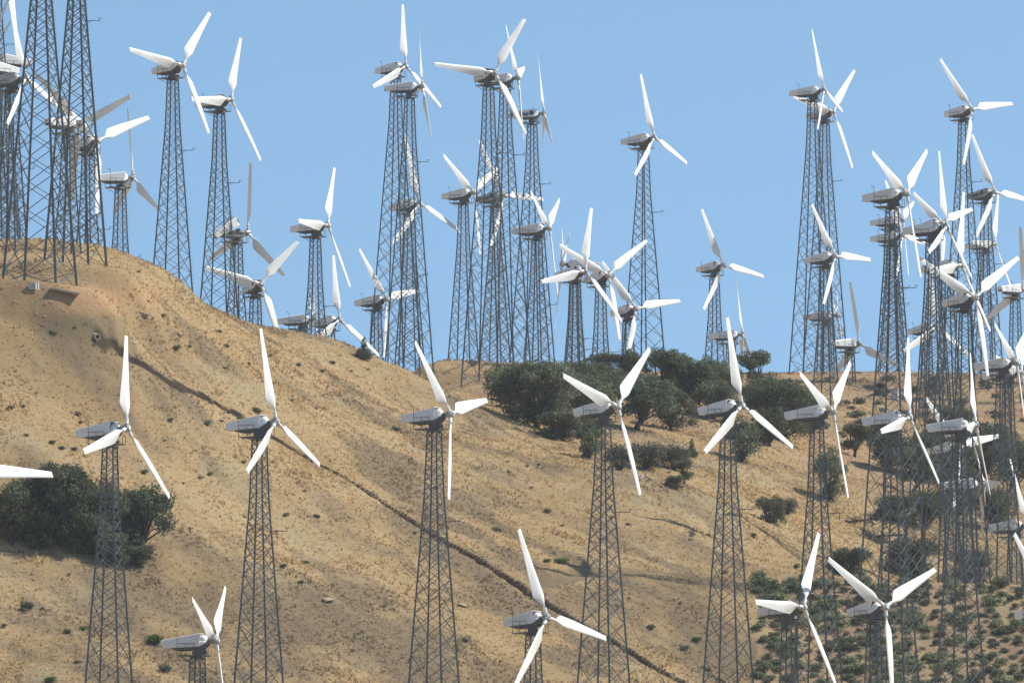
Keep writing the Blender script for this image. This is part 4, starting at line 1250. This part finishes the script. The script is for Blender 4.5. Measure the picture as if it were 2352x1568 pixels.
# the smallest ones, beyond counting, as one mat of weeds per leaf colour is not needed: a single object with three materials
Vs, Ts, Ms = [], [], []
KINDS = ['scrub', 'sage', 'grey']
for kind, P, w in SPARE:
    me = random.choice(BP[kind]); n = len(me.vertices)
    co = np.empty(n * 3, np.float32); me.vertices.foreach_get("co", co); co = co.reshape(-1, 3)
    tn = np.empty(n, np.float32); me.attributes["tone"].data.foreach_get("value", tn)
    sel = np.repeat(rng.random(n // 4) < (.5 if w < .8 else 1), 4)
    co, tn = co[sel], tn[sel]; a_ = random.uniform(0, 6.28)
    q = np.c_[co[:, 0] * math.cos(a_) - co[:, 1] * math.sin(a_), co[:, 0] * math.sin(a_) + co[:, 1] * math.cos(a_), co[:, 2] * .85] * w
    Vs.append(q + np.array([P[0], P[1], zg(P[0], P[1])])); Ts.append(tn); Ms.append(np.full(len(co) // 4, KINDS.index(kind), np.int32))
me = leaf_mesh("weeds", np.concatenate(Vs), np.concatenate(Ts), M_SCRUB)
me.materials.append(M_SAGE); me.materials.append(M_GREY)
me.polygons.foreach_set("material_index", np.concatenate(Ms))
o = link("weeds", me); tag(o, "tiny dusty weeds dotted over the dry slopes", "weeds", kind="stuff")

# ------------------------------------------------------------------ small things on the slopes
def rock(x, y, wpx, label, flat=.5):
    P = ground_at(x, y); w = wpx / scale_px(P)
    bm = bmesh.new(); bmesh.ops.create_icosphere(bm, subdivisions=3, radius=.5)
    g = np.random.default_rng(int(x)); ph = g.random(6) * 6
    for v in bm.verts:
        c = v.co; k = 1 + .22 * math.sin(5 * c.x + ph[0]) * math.cos(6 * c.y + ph[1]) + .16 * math.sin(9 * c.z + ph[2] + 4 * c.x)
        v.co = c * k
    for v in bm.verts: v.co.z = round(v.co.z * 5) / 5 * .6 + v.co.z * .4
    me = bpy.data.meshes.new("rock"); bm.to_mesh(me); bm.free()
    o = link("rock", me, None, M_ROCK); o.location = (P[0], P[1], zg(P[0], P[1]) + .05 * w); o.scale = (w, w * .8, w * flat); o.rotation_euler = (0.1, .15, random.uniform(0, 6))
    tag(o, label, 'rock', 'pale rocks on the slopes')
rock(328, 730, 26, "pale flat outcrop on the upper left slope under the skyline towers")
rock(410, 778, 18, "small pale rock above the trench on the upper left slope", .35)
rock(102, 1392, 20, "pale rock beside the grey bush at lower left", .4)
rock(752, 1395, 34, "long tan outcrop on the slope between the second and third front row towers", .3)
rock(1062, 1385, 34, "broken tan outcrop right of the third front row tower", .3)
rock(340, 962 - 265, 14, "pale stone just below the hill shoulder at left", .5)
rock(1855, 1372, 50, "grey flat rock at the left end of the scrub behind a low turbine", .35)
rock(2066, 1350, 26, "smooth grey boulder at the scrub crest between tower legs", 1.0)

def log(pts, label, r=.07, forks=()):
    m = MB()
    Q = [ground_at(*p) for p in pts]
    L = [Vector((q[0], q[1], zg(q[0], q[1]) + .12 + .15 * (i % 2))) for i, q in enumerate(Q)]
    c = L[0].copy()
    m.tube([p - c for p in L], [r * (1.2 - .8 * i / len(L)) for i in range(len(L))], 6)
    for i, d in forks:
        m.tube([L[i] - c, L[i] - c + Vector(d) * .5, L[i] - c + Vector(d)], [r * .6, r * .4, r * .15], 5)
    o = m.build("dead_branch", M_DEAD, None, True); o.location = c
    tag(o, label, 'branch', 'dead branches lying on the slopes')
log([(50, 1272), (80, 1268), (118, 1266)], "bleached branch lying on the straw below the left oak clump", .05, ((1, (.4, 0, .4)), (1, (-.4, .2, .3))))
log([(1183, 990), (1200, 1000), (1228, 1012)], "grey fallen branches at the foot of the middle grove's left end", .09, ((0, (-.3, 0, .9)), (1, (.5, 0, .6)), (1, (-.5, 0, .4)), (0, (.6, .2, .7))))
log([(1470, 1110), (1480, 1103), (1492, 1108)], "grey forked log on the slope below the middle grove", .08, ((1, (.3, 0, .5)), (2, (.4, 0, -.1))))
log([(1592, 1078), (1620, 1076), (1648, 1080)], "long bleached log across the middle slope", .06, ((1, (.4, 0, .5)), (0, (-.5, 0, .3))))
log([(1793, 1170), (1815, 1174), (1835, 1178)], "thin dark branch lying on the bare right slope", .05, ((1, (.3, 0, .3)),))

def dead_tree(x, y, wpx, label):
    P = ground_at(x, y); w = wpx / scale_px(P); m = MB(); g = np.random.default_rng(int(x))
    m.tube([(-w * .5, 0, .2), (0, .2, .7), (w * .45, 0, .9)], [.16, .13, .06], 7)
    for i in range(70):
        a = Vector((g.uniform(-.5, .5) * w, g.normal(0, .3), g.uniform(.1, .9)))
        d = Vector((g.normal(0, .25) * w * .6, g.normal(0, .4), abs(g.normal(0, .55))))
        m.tube([a, a + d * .5 + Vector((0, 0, .1)), a + d], [.045, .03, .01], 4, cap=False)
    o = m.build("fallen_tree", M_BARK, None, True); o.location = (P[0], P[1], zg(P[0], P[1]))
    tag(o, label, 'tree', 'fallen dead trees')
dead_tree(1970, 1208, 120, "fallen dead tree with bare grey twigs on the right slope")
dead_tree(2015, 1245, 130, "second tangle of dead branches lower, behind the tall tower legs")

# concrete slab under the giant tower, with its overhanging lip
A0, B0 = ground_at(112, 662), ground_at(182, 690)
m = MB()
zc = max(zg(A0[0], A0[1]), zg(B0[0], B0[1])) + .02
ang = math.atan2(B0[1] - A0[1], B0[0] - A0[0])
m.box((0, 0, 0), (2.7, 1.6, .14), Matrix.Rotation(ang, 3, 'Z') @ Matrix.Rotation(R(10), 3, 'Y'))
o = m.build("concrete_slab", M_CONC); o.location = ((A0[0] + B0[0]) / 2, (A0[1] + B0[1]) / 2, zg((A0[0] + B0[0]) / 2, (A0[1] + B0[1]) / 2) + .10)
tag(o, "tilted concrete slab sticking out of the bank under the giant tower leg", 'slab')

def cabinet(x, y, wpx, hpx, label, post=False, depth=None):
    P = ground_at(x, y) if depth is None else pt(x, y, depth); k = scale_px(P); w, h = wpx / k, hpx / k
    o = bpy.data.objects.new("electrical_cabinet", None); COL.objects.link(o); o.location = (P[0], P[1], zg(P[0], P[1])); o.rotation_euler = (0, 0, R(-15))
    m = MB(); m.box((0, 0, h / 2), (w, w * .6, h)); m.box((0, 0, h + .03), (w * 1.1, w * .7, .06)); m.build("body", M_CAB, o)
    d = MB(); d.box((w * .1, -w * .3 - .012, h * .5), (w * .62, .02, h * .8)); dd = d.build("door", M_CAB, o)
    l = MB(); l.box((w * .33, -w * .3 - .035, h * .5), (.05, .03, .16)); l.build("handle", M_DARK, dd)
    if post:
        q = MB(); q.box((w * .85, -.1, h * .5), (.14, .14, h * 1.15)); q.build("post", M_POSTW, o)
    tag(o, label, 'cabinet', 'electrical cabinets by the towers')
cabinet(75, 664, 16, 14, "grey cabinet with a white post beneath the giant tower at left", True)
cabinet(945, 896, 14, 18, "pale cabinet inside the legs of the overlapping tall towers", False, 1055)
cabinet(1069, 842, 12, 16, "whitish cabinet on the far ridge between tower legs", False, 1060)
cabinet(2055, 915, 16, 22, "grey cabinet on the far slope behind the big near tower at right")

# culvert pipe at the head of the trench
P = ground_at(218, 768)
m = MB(); n = 16
out_r = [(0, .30 * math.cos(6.2832 * k / n), .30 * math.sin(6.2832 * k / n)) for k in range(n)]
m.loft([[(x0, y * s, z * s) for _, y, z in out_r] for x0, s in ((-.9, 1), (.45, 1), (.45, .8), (-.6, .8))], cap=False)
o = m.build("culvert_pipe", M_CONC, None, True, 40); o.location = (P[0], P[1], zg(P[0], P[1]) + .28); o.rotation_euler = (0, R(8), R(-50))
tag(o, "short concrete culvert pipe opening at the head of the trench", 'pipe')

# ------------------------------------------------------------------ thin dry haze between the camera and the far rows
hz_m = bpy.data.materials.new("haze"); hz_m.use_nodes = True
hn = hz_m.node_tree
for n_ in list(hn.nodes): hn.nodes.remove(n_)
ho = hn.nodes.new("ShaderNodeOutputMaterial"); hv = hn.nodes.new("ShaderNodeVolumePrincipled")
hv.inputs['Color'].default_value = (0.93, 0.96, 1.0, 1); hv.inputs['Density'].default_value = 0.00005; hv.inputs['Anisotropy'].default_value = 0.3
hn.links.new(hv.outputs['Volume'], ho.inputs['Volume'])
m = MB(); zlo = float(ZZ.min()) - 1.0; zhi = 172.0
m.box((0, 1600, (zlo + zhi) / 2), (8800, 6400, zhi - zlo))
o = m.build("haze", hz_m); tag(o, "thin pale haze in the dry air over the hills", "haze", kind="stuff")
